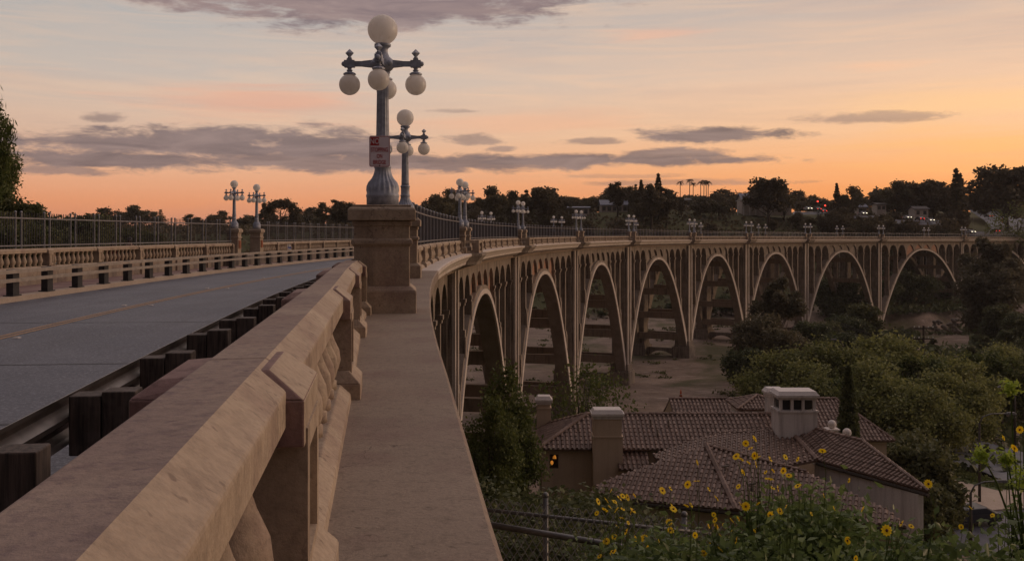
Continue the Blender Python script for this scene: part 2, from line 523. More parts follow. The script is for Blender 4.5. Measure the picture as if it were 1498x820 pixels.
# ------------------------------------------------------------------ road on the bridge
SV = frange(-30, 36, 2) + frange(40, 470, 4)
SN = frange(-30, 60, 1.5)
mb = MB(); sweep(mb, [(-1.3,-1.72),(-10.0,-1.72)], SV, closed=False)
road = mb.build('road', M['asphalt']); recalc(road); tag(road, kind='structure')
mb = MB()
for s in (-3.6, 0.6, 6.8, 18, 29.5, 41, 53):
    sweep(mb, [(-1.31,-1.716),(-9.99,-1.716)], [s, s+0.045], closed=False)
o = mb.build('road_joint', M['black'], road, True); recalc(o)
mb = MB()
for n in (-6.33, -6.49):
    sweep(mb, [(n,-1.715),(n-0.10,-1.715)], SN + SV[80:], closed=False)
lm = mb.build('lane_marking', M['yellow']); recalc(lm); tag(lm, kind='structure')
mkb = MB()
for i, s in enumerate(np.arange(4, 60, 7.3)):
    for dn in (-6.15, -6.78):
        mk = MB(); p = pt(s, dn, -1.715)
        mk.frustum(p.x-.06, p.x+.06, p.y-.06, p.y+.06, p.z, p.z+.022, .03, .03)
        o = mk.build('road_stud', M['wall_far'])
        tag(o, 'small raised reflector stud beside the amber road line', 'road stud', 'reflector studs along the road line')
# right strip + left kerb and sidewalk
mb = MB(); sweep(mb, [(-1.3,-1.76),(-1.3,-1.60),(-1.12,-1.585),(-.05,-1.585),(-.05,-1.76)], SV)
o = mb.build('right_pavement', M['sidewalk']); recalc(o); tag(o, kind='structure')
mb = MB(); sweep(mb, [(-10.0,-1.76),(-10.02,-1.585),(-10.30,-1.575),(-10.30,-1.76)], SV)
o = mb.build('left_kerb', M['kerb']); recalc(o); tag(o, kind='structure')
mb = MB()
m = 4
sv = SV; vs = []; fs = []
for s in sv:
    vs += [pt(s,-10.30,-1.6), pt(s, nl(s)+.05, -1.6)]
for i in range(len(sv)-1): fs.append((2*i,2*i+1,2*i+3,2*i+2))
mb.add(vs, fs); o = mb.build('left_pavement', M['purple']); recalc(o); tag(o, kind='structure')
# ledge outside the near parapet
LN = [(-30,.40),(-9.9,.455),(-5.7,.555),(-2.4,.60),(2,.65),(8,.66),(600,.66)]
def ledge_n(s): return float(np.interp(s, [a for a,b in LN], [b for a,b in LN]))

bridge = empty('arch_bridge', pt(39.5, -.5, -20))
tag(bridge, 'long curved concrete bridge of tall open spandrel arches', 'bridge')
# ledge slab
sv = frange(-22, 14.2, 0.6)
vs = []; fs = []
rnd = random.Random(3)
for s in sv:
    e = ledge_n(s)
    vs += [pt(s,-.6,-1.0), pt(s,e-.02,-1.0), pt(s,e,-1.02), pt(s,e,-1.22), pt(s,.2,-1.9), pt(s,-.6,-1.9)]
for i in range(len(sv)-1):
    for j in range(6):
        fs.append((i*6+j, i*6+(j+1)%6, (i+1)*6+(j+1)%6, (i+1)*6+j))
fs += [tuple(range(6)), tuple((len(sv)-1)*6+j for j in range(6))]
o = MB().add(vs, fs).build('ledge', M['ledge'], bridge, True); recalc(o)
# abutment wall under the ledge
mb = MB(); sweep(mb, [(-12,-1.9),(.0,-1.9),(.05,-9),(.05,-13),(-12,-13)], frange(-22, 4.5, 2)); o = mb.build('abutment_wall', M['bridge'], bridge, True); recalc(o)
# deck slab and cornices
mb = MB(); sweep(mb, [(-.35,-1.77),(-.35,-2.0),(-1.1,-2.1),(-10.6,-2.1),(-11.3,-2.0),(-11.3,-1.77)], frange(4.5, 36, 1.5)+frange(38, 470, 3)[0:])
o = mb.build('deck_slab', M['under'], bridge, True); recalc(o)

PAIRS = [39.7, 73.3, 107.7, 138.4, 173.7, 205.9, 239.4, 283.8, 345.0, 411.0]
PH = 1.45    # half spacing inside a pair
CORN = [(-.5,-1.0),(.60,-1.0),(.66,-1.02),(.66,-1.12),(.62,-1.17),(.52,-1.23),(.44,-1.35),(.38,-1.42),(.36,-1.55),(.10,-1.6),(-.30,-1.75),(-.5,-1.9)]
mb = MB(); sweep(mb, CORN, frange(14.2, 470, 1.4)); 
# small brackets under the cornice
for s in np.arange(6, 470, 0.92):
    z0 = -1.83; mb.hexa([pt(s,-.42,z0),pt(s,.0,z0+.06),pt(s+.34,.0,z0+.06),pt(s+.34,-.42,z0),pt(s,-.42,-1.62),pt(s,.26,-1.56),pt(s+.34,.26,-1.56),pt(s+.34,-.42,-1.62)])
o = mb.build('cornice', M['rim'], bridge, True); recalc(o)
mb = MB(); sweep(mb, [(-n-11.6+0.0, z-.12) for n, z in CORN], frange(36, 470, 2.5)); o = mb.build('cornice', M['bridge'], bridge, True); recalc(o)
# projecting bays under each lamp pair
for c in PAIRS:
    L = 2.05
    mb = MB()
    prof = [(1.16,-.99),(1.16,-1.13),(1.08,-1.2),(.98,-1.33),(.9,-1.42),(.86,-1.58),(.45,-1.68),(-.3,-1.93)]
    def ring(s, k): return [pt(s, -.42, -.99)] + [pt(s, -.42+(n+.42)*k, z) for n, z in prof]
    rings = [ring(c-L,.62), ring(c-L+.42,1.0), ring(c+L-.42,1.0), ring(c+L,.62)]
    vs = [p for r in rings for p in r]; k = len(rings[0]); fs = []
    for i in range(3):
        for j in range(k): fs.append((i*k+j, i*k+(j+1)%k, (i+1)*k+(j+1)%k, (i+1)*k+j))
    fs += [tuple(range(k)), tuple(3*k+j for j in range(k))]
    mb.add(vs, fs)
    o = mb.build('refuge_bay', M['bridge'], bridge, True); recalc(o)

# ---- piers, ribs, columns
RW = 1.35
RF = -.62                                     # outer face of the near ribs
PIERS = [5.6] + PAIRS
def base_z(s):
    p = pt(s, -1.6, 0); return ground_z(p.x, p.y) - grade(s)
def mir(n): return -11.6 - n
def nbox(mb, s0, s1, n0, n1, z0, z1, side):
    if side: n0, n1 = mir(n0), mir(n1)
    return sbox(mb, s0, s1, n0, n1, z0, z1)
for c in PIERS:
    bz = base_z(c)
    for side in (0, 1):
        mb = MB()
        nbox(mb, c-1.05, c+1.05, -.45, -2.7, bz-2, -1.95, side)
        strips = MB()
        nbox(strips, c-1.0, c-.62, -.28, -.449, bz+2.4, -1.93, side)
        nbox(strips, c+.62, c+1.0, -.28, -.449, bz+2.4, -1.93, side)
        # flare and base block
        for k, (w, zz) in enumerate(((1.25, bz+3.0), (1.45, bz+2.2))):
            nbox(mb, c-w-.002*k, c+w+.002*k, -.2+.12*k, -2.85-.1*k, bz-1, zz, side)
        nbox(mb, c-1.75, c+1.75, .06, -3.2, bz-2, bz+1.9, side)
        pr = mb.build('pier', M['bridge'], bridge, True); recalc(pr)
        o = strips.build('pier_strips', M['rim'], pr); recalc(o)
    # tie wall between the two pier bases, arched underside
    mb = MB(); zt = bz+1.5
    K = 10; up = [pt(c-.5, -3.2-(5.2)*i/K, zt) for i in range(K+1)]
    lo = [pt(c-.5, -3.2-(5.2)*i/K, bz-.2+1.15*math.sin(math.pi*i/K)**.7) for i in range(K+1)]
    h = heading(c); off = Vector((math.sin(h), math.cos(h), 0))*1.0
    for i in range(K):
        mb.prism([up[i], up[i+1], lo[i+1], lo[i]], off)
    mb.build('tie_wall', M['bridge'], bridge, True)

def span(s0, s1, idx):
    b0, b1 = base_z(s0), base_z(s1)
    a, b = s0+1.0, s1-1.0
    m_, L = (a+b)/2, (b-a)/2
    zc = -4.15
    crown = zc
    def arch(u, out=0.0):
        zs = (b0 if u < 0 else b1) + 1.2
        w = smooth(-.25, .25, u); zs = (b0*(1-w) + b1*w) + 1.2
        return zc - (zc-zs)*abs(u)**2.15
    N = 40
    U = [-1+2*i/N for i in range(N+1)]
    U = [math.copysign(abs(u)**0.8, u) for u in U]
    inn = [(m_+L*u, arch(u)) for u in U]
    ext = []
    for i, (s, z) in enumerate(inn):
        s_a, z_a = inn[max(i-1,0)]; s_b, z_b = inn[min(i+1,N)]
        t = Vector((s_b-s_a, z_b-z_a)).normalized(); nrm = Vector((-t.y, t.x))
        th = .62 + .75*abs(U[i])**1.5
        ext.append((s+nrm.x*th, z+nrm.y*th))
    def ez(s):
        return float(np.interp(s, [p[0] for p in ext], [p[1] for p in ext]))
    for side in (0, 1):
        f = (lambda n: n) if not side else mir
        mb = MB(); vs = []; fs = []; rv = []
        prof_n = [RF, RF-RW]
        for (si, zi), (se, ze) in zip(inn, ext):
            t = .28
            si2, zi2 = si+(se-si)*t, zi+(ze-zi)*t
            vs += [pt(si,f(RF),zi), pt(si,f(RF),zi), pt(si2,f(RF),zi2), pt(se,f(RF),ze), pt(se,f(RF-RW),ze), pt(si,f(RF-RW),zi)]
            rv += [pt(si,f(RF+.11),zi-.004), pt(si+(se-si)*.55,f(RF+.11),zi+(ze-zi)*.55), pt(si+(se-si)*.55,f(RF-.02),zi+(ze-zi)*.55), pt(si,f(RF-.02),zi-.004)]
        for i in range(N):
            for j in range(6): fs.append((i*6+j, i*6+(j+1)%6, (i+1)*6+(j+1)%6, (i+1)*6+j))
        fs += [tuple(range(6)), tuple(N*6+j for j in range(6))]
        mb.add(vs, fs)
        rib = mb.build('arch_rib', M['bridge'], bridge, True); recalc(rib)
        rf_ = [(i*4+j, i*4+(j+1)%4, (i+1)*4+(j+1)%4, (i+1)*4+j) for i in range(N) for j in range(4)]
        if not side:
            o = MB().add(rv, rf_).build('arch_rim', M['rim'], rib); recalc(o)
        # arcade: ten bays, three open at each end, four blind over the crown
        NB = 10; w = (b-a)/NB; cw = .46; r = (w-cw)/2
        ar = MB()
        zt = -1.92; zo = -2.5
        spring = zo - r
        for k in range(NB):
            c0 = a + w*k; cc = c0+w/2
            Q = 8
            low = [(c0, spring)] + [(cc - r*math.cos(math.pi*q/Q), spring + r*math.sin(math.pi*q/Q)) for q in range(Q+1)] + [(c0+w, spring)]
            vs = []; fs = []
            for s, z in low:
                zz = max(z, min(zt-.05, ez(s)-.05)) if 3 <= k <= 6 else z
                vs += [pt(s,f(RF-.06),zz), pt(s,f(RF-.06),zt), pt(s,f(RF-RW+.1),zt), pt(s,f(RF-RW+.1),zz)]
            for i in range(len(low)-1):
                for j in range(4): fs.append((i*4+j, i*4+(j+1)%4, (i+1)*4+(j+1)%4, (i+1)*4+j))
            fs += [(0,1,2,3), tuple((len(low)-1)*4+j for j in range(4))]
            ar.add(vs, fs)
        o = ar.build('spandrel_arcade', M['bridge'], bridge, True); recalc(o)
        for k in range(NB+1):
            s = a + w*k
            if 3 < k < 7:
                continue
            z0 = min(ez(s-cw/2), ez(s+cw/2))-.15 if k not in (0, NB) else min(ez(max(a, s-.2)), ez(min(b, s+.2)))
            if z0 > spring-.25: continue
            mb = MB()
            nn0, nn1 = f(RF-.08), f(RF-RW+.12)
            hw = cw/2
            sbox(mb, s-hw+.01, s+hw-.01, nn0, nn1, z0, spring-.001)
            sbox(mb, s-hw-.09, s+hw+.09, f(RF+.06), f(RF-RW+.03), spring-.28, spring-.06)   # capital
            sbox(mb, s-hw-.04, s+hw+.04, f(RF+.0), f(RF-RW+.02), spring-.46, spring-.281)
            if k not in (0, NB):
                sbox(mb, s-hw-.10, s+hw+.10, f(RF+.07), f(RF-RW-.03), z0-.2, max(ez(s-hw), ez(s+hw))+.55)   # foot
                sbox(mb, s-hw-.05, s+hw+.05, f(RF+.02), f(RF-RW+.02), max(ez(s-hw), ez(s+hw))+.549, max(ez(s-hw), ez(s+hw))+.95)
            o = mb.build('spandrel_column', M['bridge'], bridge, True); recalc(o)
        if not side or idx < 2:
            mb = MB()
            pts = frange(a+3*w, a+7*w, w/4)
            for i in range(len(pts)-1):
                p, q = pts[i], pts[i+1]
                mb.hexa([pt(p,f(RF-.32),ez(p)-.3),pt(q,f(RF-.32),ez(q)-.3),pt(q,f(RF-.6),ez(q)-.3),pt(p,f(RF-.6),ez(p)-.3),pt(p,f(RF-.32),-1.95),pt(q,f(RF-.32),-1.95),pt(q,f(RF-.6),-1.95),pt(p,f(RF-.6),-1.95)])
            o = mb.build('panel_wall', M['panel'] if idx in (1, 2, 8) else M['bridge'], bridge, True); recalc(o)
    # cross struts between the two ribs
    for sg in (-1, 1):
        for u in (.35, .62, .80, .93):
            uu = sg*u
            s = m_+L*uu
            z = arch(uu)
            mb = MB(); sbox(mb, s-.35+sg*.5, s+.35+sg*.5, RF-RW+.03, mir(RF-RW+.03), z-.45, z+.65)
            o = mb.build('cross_strut', M['under'], bridge, True)
    return None
for i in range(len(PIERS)-1):
    span(PIERS[i], PIERS[i+1], i)

# ------------------------------------------------------------------ balustrades
def lathe_mesh(name, prof, mat, seg=16, **kw): return MB().lathe(prof, (0,0,0), seg, **kw).mesh(name, mat, True)
BAL = lathe_mesh('baluster', [(.075,0),(.075,.05),(.05,.055),(.055,.08),(.085,.12),(.098,.17),(.09,.23),(.062,.29),(.045,.34),(.05,.355),(.062,.365),(.07,.385),(.07,.43)], M['conc'], 14)
BALS = lathe_mesh('baluster', [(.075,0),(.055,.055),(.09,.12),(.098,.17),(.062,.29),(.045,.34),(.07,.385),(.07,.43)], M['conc'], 8)

def cap_sweep(mb, s0, s1, nc, zo=0.0, w=.13):
    prof = [(-w-.01,-.475),(-w-.01,-.385),(-w+.01,-.333),(.03,-.33),(w-.025,-.385),(w-.025,-.476)]
    sweep(mb, [(n, z+zo) for n, z in prof], frange(s0, s1, 1.6), nf=nc)

def balustrade(label, s0, s1, nc, zo=0.0, bay=3.5, detail=2, out=1, group=None, foot=-1.0, infoot=-1.6, stations=None):
    """out=+1: outside of the bridge is the +n side"""
    root = empty('stone_balustrade', pt(s0, nc(s0), foot+zo))
    tag(root, label, 'balustrade', group)
    k = max(1, round((s1-s0)/bay)); bl = (s1-s0)/k
    ST = stations or [s0+bl*i for i in range(k+1)]
    k = len(ST)-1
    for i in range(k):
        a, b = ST[i], ST[i+1]
        mb = MB(); cap_sweep(mb, a+.006, b-.006, nc, zo)
        o = mb.build('cap', M['conc'], root, True, bevel=.007 if detail > 1 else 0); recalc(o)
        if detail > 1:
            o.data.materials.append(M['cap_top'])
            for pl in o.data.polygons:
                if pl.normal.z > .97: pl.material_index = 1
    mb = MB()
    if out > 0:
        prof = [(-.16,infoot-.1),(-.16,-.93),(-.10,-.905),(.09,-.905),(.15,-.96),(.155,foot-.0),(.155,foot-.1)]
    else:
        prof = [(-.155,infoot-.1),(-.155,-.96),(-.09,-.905),(.1,-.905),(.17,-.95),(.17,infoot+.02),(.17,infoot-.1)]
    sweep(mb, [(n, z+zo) for n, z in prof], frange(s0, s1, 1.6), nf=nc)
    o = mb.build('plinth', M['conc'], root, True, bevel=.006 if detail > 1 else 0); recalc(o)
    nb = 9
    for i in range(k+1):
        s = ST[i]
        if i > 0 and i < k or detail > 1 or True:
            h = .25 if detail > 1 else .18
            a, b = (s-h, s+h) if 0 < i < k else ((s, s+1.4*h) if i == 0 else (s-1.4*h, s))
            mb = MB(); o_ = nc(s)
            # shaft with sunk panel on both faces
            fz = (foot if out > 0 else infoot) + zo
            sbox(mb, a+.04, b-.04, o_-.135, o_+.135, -1.0+zo, -.46+zo)
            for sd in (-1, 1):
                e0, e1 = o_+sd*.135, o_+sd*.155
                sbox(mb, a+.04, a+.10, e0, e1, -.88+zo, -.48+zo); sbox(mb, b-.10, b-.04, e0, e1, -.88+zo, -.48+zo)
                sbox(mb, a+.1, b-.1, e0, e1, -.88+zo, -.82+zo); sbox(mb, a+.1, b-.1, e0, e1, -.54+zo, -.48+zo)
            p = mb.build('pilaster', M['conc'], root, True); recalc(p)
            # foot block and the maroon topped cap block
            mb = MB()
            if out > 0:
                mb.hexa([pt(a-.02,o_-.2,infoot+zo-.05),pt(a-.02,o_+.21,foot+zo-.05),pt(b+.02,o_+.21,foot+zo-.05),pt(b+.02,o_-.2,infoot+zo-.05),
                         pt(a-.02,o_-.19,-.90+zo),pt(a-.02,o_+.21,-.905+zo),pt(b+.02,o_+.21,-.905+zo),pt(b+.02,o_-.19,-.90+zo)])
                mb.hexa([pt(a-.02,o_-.19,-.90+zo),pt(a-.02,o_+.21,-.905+zo),pt(b+.02,o_+.21,-.905+zo),pt(b+.02,o_-.19,-.90+zo),
                         pt(a+.02,o_-.14,-.84+zo),pt(a+.02,o_+.14,-.83+zo),pt(b-.02,o_+.14,-.83+zo),pt(b-.02,o_-.14,-.84+zo)])
            else:
                sbox(mb, a-.02, b+.02, o_-.2, o_+.24, infoot+zo-.05, -.90+zo)
            q = mb.build('pilaster_foot', M['conc'], p, False, bevel=.006 if detail > 1 else 0); recalc(q)
            mb = MB()
            mb.hexa([pt(a+.0,o_-.262,-.52+zo),pt(a+.0,o_+.15,-.52+zo),pt(b-.0,o_+.15,-.52+zo),pt(b-.0,o_-.262,-.52+zo),
                     pt(a+.0,o_-.262,-.395+zo),pt(a+.0,o_+.15,-.405+zo),pt(b-.0,o_+.15,-.405+zo),pt(b-.0,o_-.262,-.395+zo)])
            e_ = .055
            mb.hexa([pt(a,o_-.262,-.3949+zo),pt(a,o_+.15,-.4049+zo),pt(b,o_+.15,-.4049+zo),pt(b,o_-.262,-.3949+zo),
                     pt(a+e_,o_-.205,-.355+zo),pt(a+e_,o_+.06,-.335+zo),pt(b-e_,o_+.06,-.335+zo),pt(b-e_,o_-.205,-.355+zo)])
            q = mb.build('cap_block', M['conc'], p, False, bevel=.005 if detail > 1 else 0); recalc(q)
            if detail > 1:
                # maroon lichen on the end slopes and on the roadside top
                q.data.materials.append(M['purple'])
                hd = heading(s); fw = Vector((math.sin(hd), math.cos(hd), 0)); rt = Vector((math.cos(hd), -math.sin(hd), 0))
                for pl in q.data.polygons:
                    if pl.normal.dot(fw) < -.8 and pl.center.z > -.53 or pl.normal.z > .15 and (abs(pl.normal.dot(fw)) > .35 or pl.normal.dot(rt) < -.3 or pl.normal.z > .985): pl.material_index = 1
    # balusters
    me = BAL if detail > 1 else BALS
    if detail >= 1:
        for i in range(k):
            a, b = ST[i]+.27, ST[i+1]-.27
            n = nb if detail > 1 else nb
            for j in range(n):
                s = a+(b-a)*(j+.5)/n
                link_mesh('baluster', me, root, True, pt(s, nc(s), -.905+zo), -heading(s))
    else:
        mb = MB()
        n = int((s1-s0)/.42)
        for j in range(n):
            s = s0+(s1-s0)*(j+.5)/n
            mb.lathe([(.07,0),(.095,.15),(.045,.34),(.07,.435)], pt(s, nc(s), -.905+zo), 5)
        o = mb.build('baluster_row', M['conc'], root, True); o['kind'] = 'stuff'
    return root

# near parapet in the foreground: straight run, -.35 inside the lamp line
NEAR_N = lambda s: -.335+.08*smooth(0, -7, s)
balustrade('weathered foreground balustrade with chamfered cap, running up to the first lamp pedestal', -14.0, -.36, NEAR_N, 0, 3.6, 2, stations=[-14.0,-10.32,-6.7,-3.08,-.36])
balustrade('short stone balustrade between the first two lamp pedestals on the right', .36, 9.5, lambda s: -.30, 0, 3.5, 2)
# ------------------------------------------------------------------ lamps, pedestals, fences
def make_lamp():
    root = empty('street_lamp', (0, 0, 0))
    tag(root, 'lamp', 'street lamp')
    # flared fluted foot (z from 0), total about 2.45 to the top of the globe
    prof = [(.315,0),(.315,.10),(.325,.115),(.325,.135),(.31,.15),(.325,.20),(.318,.25),(.285,.30),(.225,.345),(.19,.385),(.168,.43),(.155,.47),(.165,.485),(.17,.50),(.165,.515),(.15,.53),(.148,.60),(.15,.69),(.165,.70),(.165,.72),(.14,.74)]
    amp = [0,0,0,0,0,.08,.13,.15,.13,.10,.05,0,0,0,0,0,0,0,0,0,0]
    MB().lathe([(r*.66,z) for r,z in prof], (0,0,0), 72, 18, amp).build('lamp_foot', M['paint'], root, smooth=True)
    sh = [(.135,.735),(.132,.80),(.122,1.2),(.112,1.62),(.112,1.66),(.135,1.68),(.135,1.71),(.115,1.73)]
    MB().lathe([(r*.66,z) for r,z in sh], (0,0,0), 48, 12, [.05,.12,.12,.12,0,0,0,0]).build('shaft', M['paint'], root, smooth=True)
    hub = [(.115,1.73),(.17,1.76),(.20,1.79),(.20,1.87),(.17,1.90),(.12,1.93),(.095,1.98),(.09,2.02),(.11,2.045),(.135,2.055),(.15,2.065),(.15,2.09),(.12,2.10)]
    h = MB().lathe([(r*.72,z) for r,z in hub], (0,0,0), 24)
    for k in range(4):
        a = math.pi/2*k+math.pi/4
        h.sphere((.145*math.cos(a), .145*math.sin(a), 1.83), .04, 8, 6)
    h.build('hub', M['paint'], root, smooth=True)
    for k in range(4):
        a = math.pi/2*k
        ca, sa = math.cos(a), math.sin(a)
        T = lambda r, w, z: (ca*r*.62 - sa*w*.72, sa*r*.62 + ca*w*.72, z)
        mb = MB()
        def bar(r0, r1, w0, w1, z00, z01, z10, z11):
            mb.hexa([T(r0,-w0,z00),T(r1,-w1,z10),T(r1,w1,z10),T(r0,w0,z00),T(r0,-w0,z01),T(r1,-w1,z11),T(r1,w1,z11),T(r0,w0,z01)])
        bar(.17,.42,.055,.038,1.785,1.885,1.80,1.87)
        bar(.42,.60,.036,.036,1.802,1.868,1.802,1.868)
        bar(.585,.80,.062,.062,1.79,1.88,1.79,1.88)
        bar(.64,.745,.05,.05,1.8801,1.905,1.8801,1.905)
        mb.sphere(T(.81,0,1.835), .035, 8, 6)
        # drop cup and diamond finial
        c = T(.692, 0, 0)
        mb.lathe([(r*.78, z+.06*(1.79-z)/.16) for r, z in [(.045,1.79),(.03,1.745),(.05,1.735),(.05,1.72),(.035,1.70),(.075,1.685),(.105,1.66),(.105,1.635),(.08,1.63)]][::-1], (c[0], c[1], 0), 14)
        mb.lathe([(.012,1.905),(.028,1.915),(.018,1.93),(.056,1.975),(.005,2.025)], (c[0], c[1], 0), 4)
        arm = mb.build('arm', M['paint'], root); recalc(arm)
        MB().sphere((c[0], c[1], 1.566), .137, 24, 16).build('globe', M['opal'], arm, smooth=True)
    MB().sphere((0,0,2.278), .195, 32, 20).build('globe', M['opal'], root, smooth=True)
    return root
LAMP = make_lamp()

def make_pedestal(w, ht, plaque=False):
    root = empty('lamp_pedestal', (0,0,0)); tag(root, 'pedestal', 'pedestal')
    h = w/2
    mb = MB(); mb.box(-h-.085,h+.085,-h-.085,h+.085,-.65,.28); mb.frustum(-h-.085,h+.085,-h-.085,h+.085,.2799,.34,.07,.07)
    mb.build('base', M['conc'], root, bevel=.012)
    mb = MB(); mb.box(-h,h,-h,h,.2,ht-.24)
    mb.build('body', M['conc'], root, bevel=.012)
    mb = MB()
    z = ht-.50
    mb.frustum(-h-.035,h+.035,-h-.035,h+.035,z,z+.05,.0,.0); mb.frustum(-h-.035,h+.035,-h-.035,h+.035,z+.0499,z+.075,.03,.03)
    mb.frustum(-h-.005,h+.005,-h-.005,h+.005,z-.03,z+.001,-.02,-.02)
    mb.build('moulding', M['conc'], root, bevel=.008)
    mb = MB()
    mb.box(-h-.02,h+.02,-h-.02,h+.02,ht-.27,ht-.205)
    mb.box(-h-.075,h+.075,-h-.075,h+.075,ht-.2,ht-.06); mb.frustum(-h-.075,h+.075,-h-.075,h+.075,ht-.0601,ht-.03,.035,.035)
    mb.box(-h-.02,h+.02,-h-.02,h+.02,ht-.06,ht-.0)
    mb.build('cap', M['conc'], root, bevel=.01)
    if plaque:
        mb = MB(); mb.box(h+.001,h+.035,-.17,.17,ht-1.02,ht-.62); mb.box(h+.0351,h+.042,-.13,.13,ht-.98,ht-.66)
        mb.build('plaque', M['plaque'], root)
    return root
PED_A = make_pedestal(.70, 1.37)
PED_B = make_pedestal(.56, 1.37)
PED_L = make_pedestal(.56, 1.98, True)

ORD = ['first','second','third','fourth','fifth','sixth','seventh','eighth','ninth','tenth','eleventh','twelfth']
used_p = set()
def ped(proto, s, n, z, label, group):
    r = proto if id(proto) not in used_p else dup(proto)
    used_p.add(id(proto))
    r.location = pt(s, n, z); r.rotation_euler = (0,0,-heading(s))
    r['label'] = label; r['group'] = group
    return r
first_lamp = [True]
def lamp(s, n, z, label, group):
    r = LAMP if first_lamp[0] else dup(LAMP)
    first_lamp[0] = False
    r.location = pt(s, n, z); r.rotation_euler = (0,0,-heading(s)-.09)
    r['label'] = label; r['group'] = group
    return r
GL, GP = 'five globe lamps along the bridge', 'lamp pedestals of the bridge'
ped(PED_A, 0, 0, -1.0, 'large foreground concrete pedestal at the end of the near balustrade', GP)
lamp(0, 0, .37, 'large foreground lamp with five white globes and a sign on its shaft', GL)
ped(PED_B, 9.85, 0, -1.0, 'stone pedestal just behind the large foreground pedestal, where the right fence begins', GP)
lamp(9.85, 0, .37, 'second nearest lamp, standing just behind the big foreground lamp', GL)
for i, c in enumerate(PAIRS):
    for q, ds in enumerate((-PH, PH)):
        nm = ['nearer', 'farther'][q]
        ped(PED_B, c+ds, 0, -1.0, '%s pedestal of the %s refuge bay along the right parapet' % (nm, ORD[i]), GP)
        lamp(c+ds, 0, .37, '%s lamp of the %s pair on the right parapet, counted from the camera' % (nm, ORD[i]), GL)
LN_ = nl
for i, c in enumerate(PAIRS[:9]):
    if i == 1: pass
    for q, ds in enumerate((-1.85, 1.85)):
        nm = ['nearer', 'farther'][q]
        if i > 0:
            # only the lamps show above the right parapet
            p_ = ped(PED_L, c+ds, nl(c), -1.70, '%s pedestal of the %s lamp pair on the left parapet' % (nm, ORD[i]), GP)
        else:
            p_ = ped(PED_L, c+ds, nl(c), -1.70, ['left one of the twin pedestals across the road, with a bronze plaque', 'right one of the twin pedestals across the road'][q], GP)
        lamp(c+ds, nl(c), .28, '%s lamp of the %s pair on the left parapet' % (nm, ORD[i]) if i else ['left lamp of the near pair across the road', 'right lamp of the near pair across the road'][q], GL)

# fences ------------------------------------------------------------------
def prism_mesh(name, w, z0, z1, mat, ball=0.0):
    mb = MB(); mb.box(-w,w,-w,w,z0,z1)
    if ball: mb.sphere((0,0,z1+ball*.8), ball, 8, 6); mb.lathe([(w*1.3,z1-.02),(w*1.3,z1+.012),(w*.6,z1+.02)],(0,0,0),8)
    return mb.mesh(name, mat, False)
POSTM = prism_mesh('post', .024, 0, 1.10, M['fence'], .045)
PICKM = prism_mesh('picket', .010, 0.0, 1.13, M['fence_dark'])
def fence(label, s0, s1, nc, zo, npick=100, group='grey picket fences on the parapets', simple=False):
    root = empty('metal_fence', pt(s0, nc(s0), -.33+zo)); tag(root, label, 'fence', group)
    zb = -.335+zo
    for z in (.10, .955):
        mb = MB(); sweep(mb, [(-.018,zb+z-.02),(.018,zb+z-.02),(.018,zb+z+.02),(-.018,zb+z+.02)], frange(s0, s1, 2.0), nf=nc)
        o = mb.build('rail', M['fence'], root, True); recalc(o)
    k = max(1, round((s1-s0)/1.75)); st = (s1-s0)/k
    picks = []
    if not simple:
        for i in range(k+1):
            c = s0+st*i
            for ds in (-.17, .17):
                s = c+ds
                if s0-.01 <= s <= s1+.01:
                    link_mesh('post', POSTM, root, True, pt(s, nc(s), zb), -heading(s))
            if i < k:
                for j in range(1, 9):
                    picks.append(c+.17+(st-.34)*j/9)
        for s in picks[:npick]:
            link_mesh('picket', PICKM, root, True, pt(s, nc(s), zb), -heading(s))
        rest = picks[npick:]
        if rest:
            mb = MB()
            for s in rest:
                p = pt(s, nc(s), zb); mb.box(p.x-.01,p.x+.01,p.y-.01,p.y+.01,p.z,p.z+1.13)
            o = mb.build('pickets', M['fence_dark'], root, True); o['kind'] = 'stuff'
    else:
        for i in range(min(k+1, 60)):
            s = s0+st*i
            link_mesh('post', POSTM, root, True, pt(s, nc(s), zb), -heading(s))
        mb = MB()
        for i in range(k):
            for j in range(1, 7):
                s = s0+st*(i+j/7)
                p = pt(s, nc(s), zb); mb.box(p.x-.012,p.x+.012,p.y-.012,p.y+.012,p.z,p.z+1.13)
        o = mb.build('pickets', M['fence_dark'], root, True); o['kind'] = 'stuff'
    return root

Z = lambda s: 0.0
GB = 'stone balustrades of the bridge'
ends = [9.85+.34] + [x for c in PAIRS for x in (c-PH-.3, c+PH+.3)]
stretch = [(ends[2*i], ends[2*i+1]) for i in range(len(PAIRS))]
for i, (a, b) in enumerate(stretch):
    w = ['just beyond the second lamp', 'between the first and second refuge bays', 'between the second and third refuge bays', 'between the third and fourth refuge bays', 'between the fourth and fifth refuge bays', 'between the fifth and sixth refuge bays', 'between the sixth and seventh refuge bays', 'between the seventh and eighth refuge bays', 'between the eighth and ninth refuge bays', 'beyond the ninth refuge bay'][i]
    balustrade('stone balustrade of the right parapet '+w, a, b, Z, 0, 3.4, 1 if i < 3 else 0, 1, GB)
    fence('grey picket fence of the right parapet '+w, a+.05, b-.05, Z, 0, 100 if i < 2 else 40, simple=i > 2)
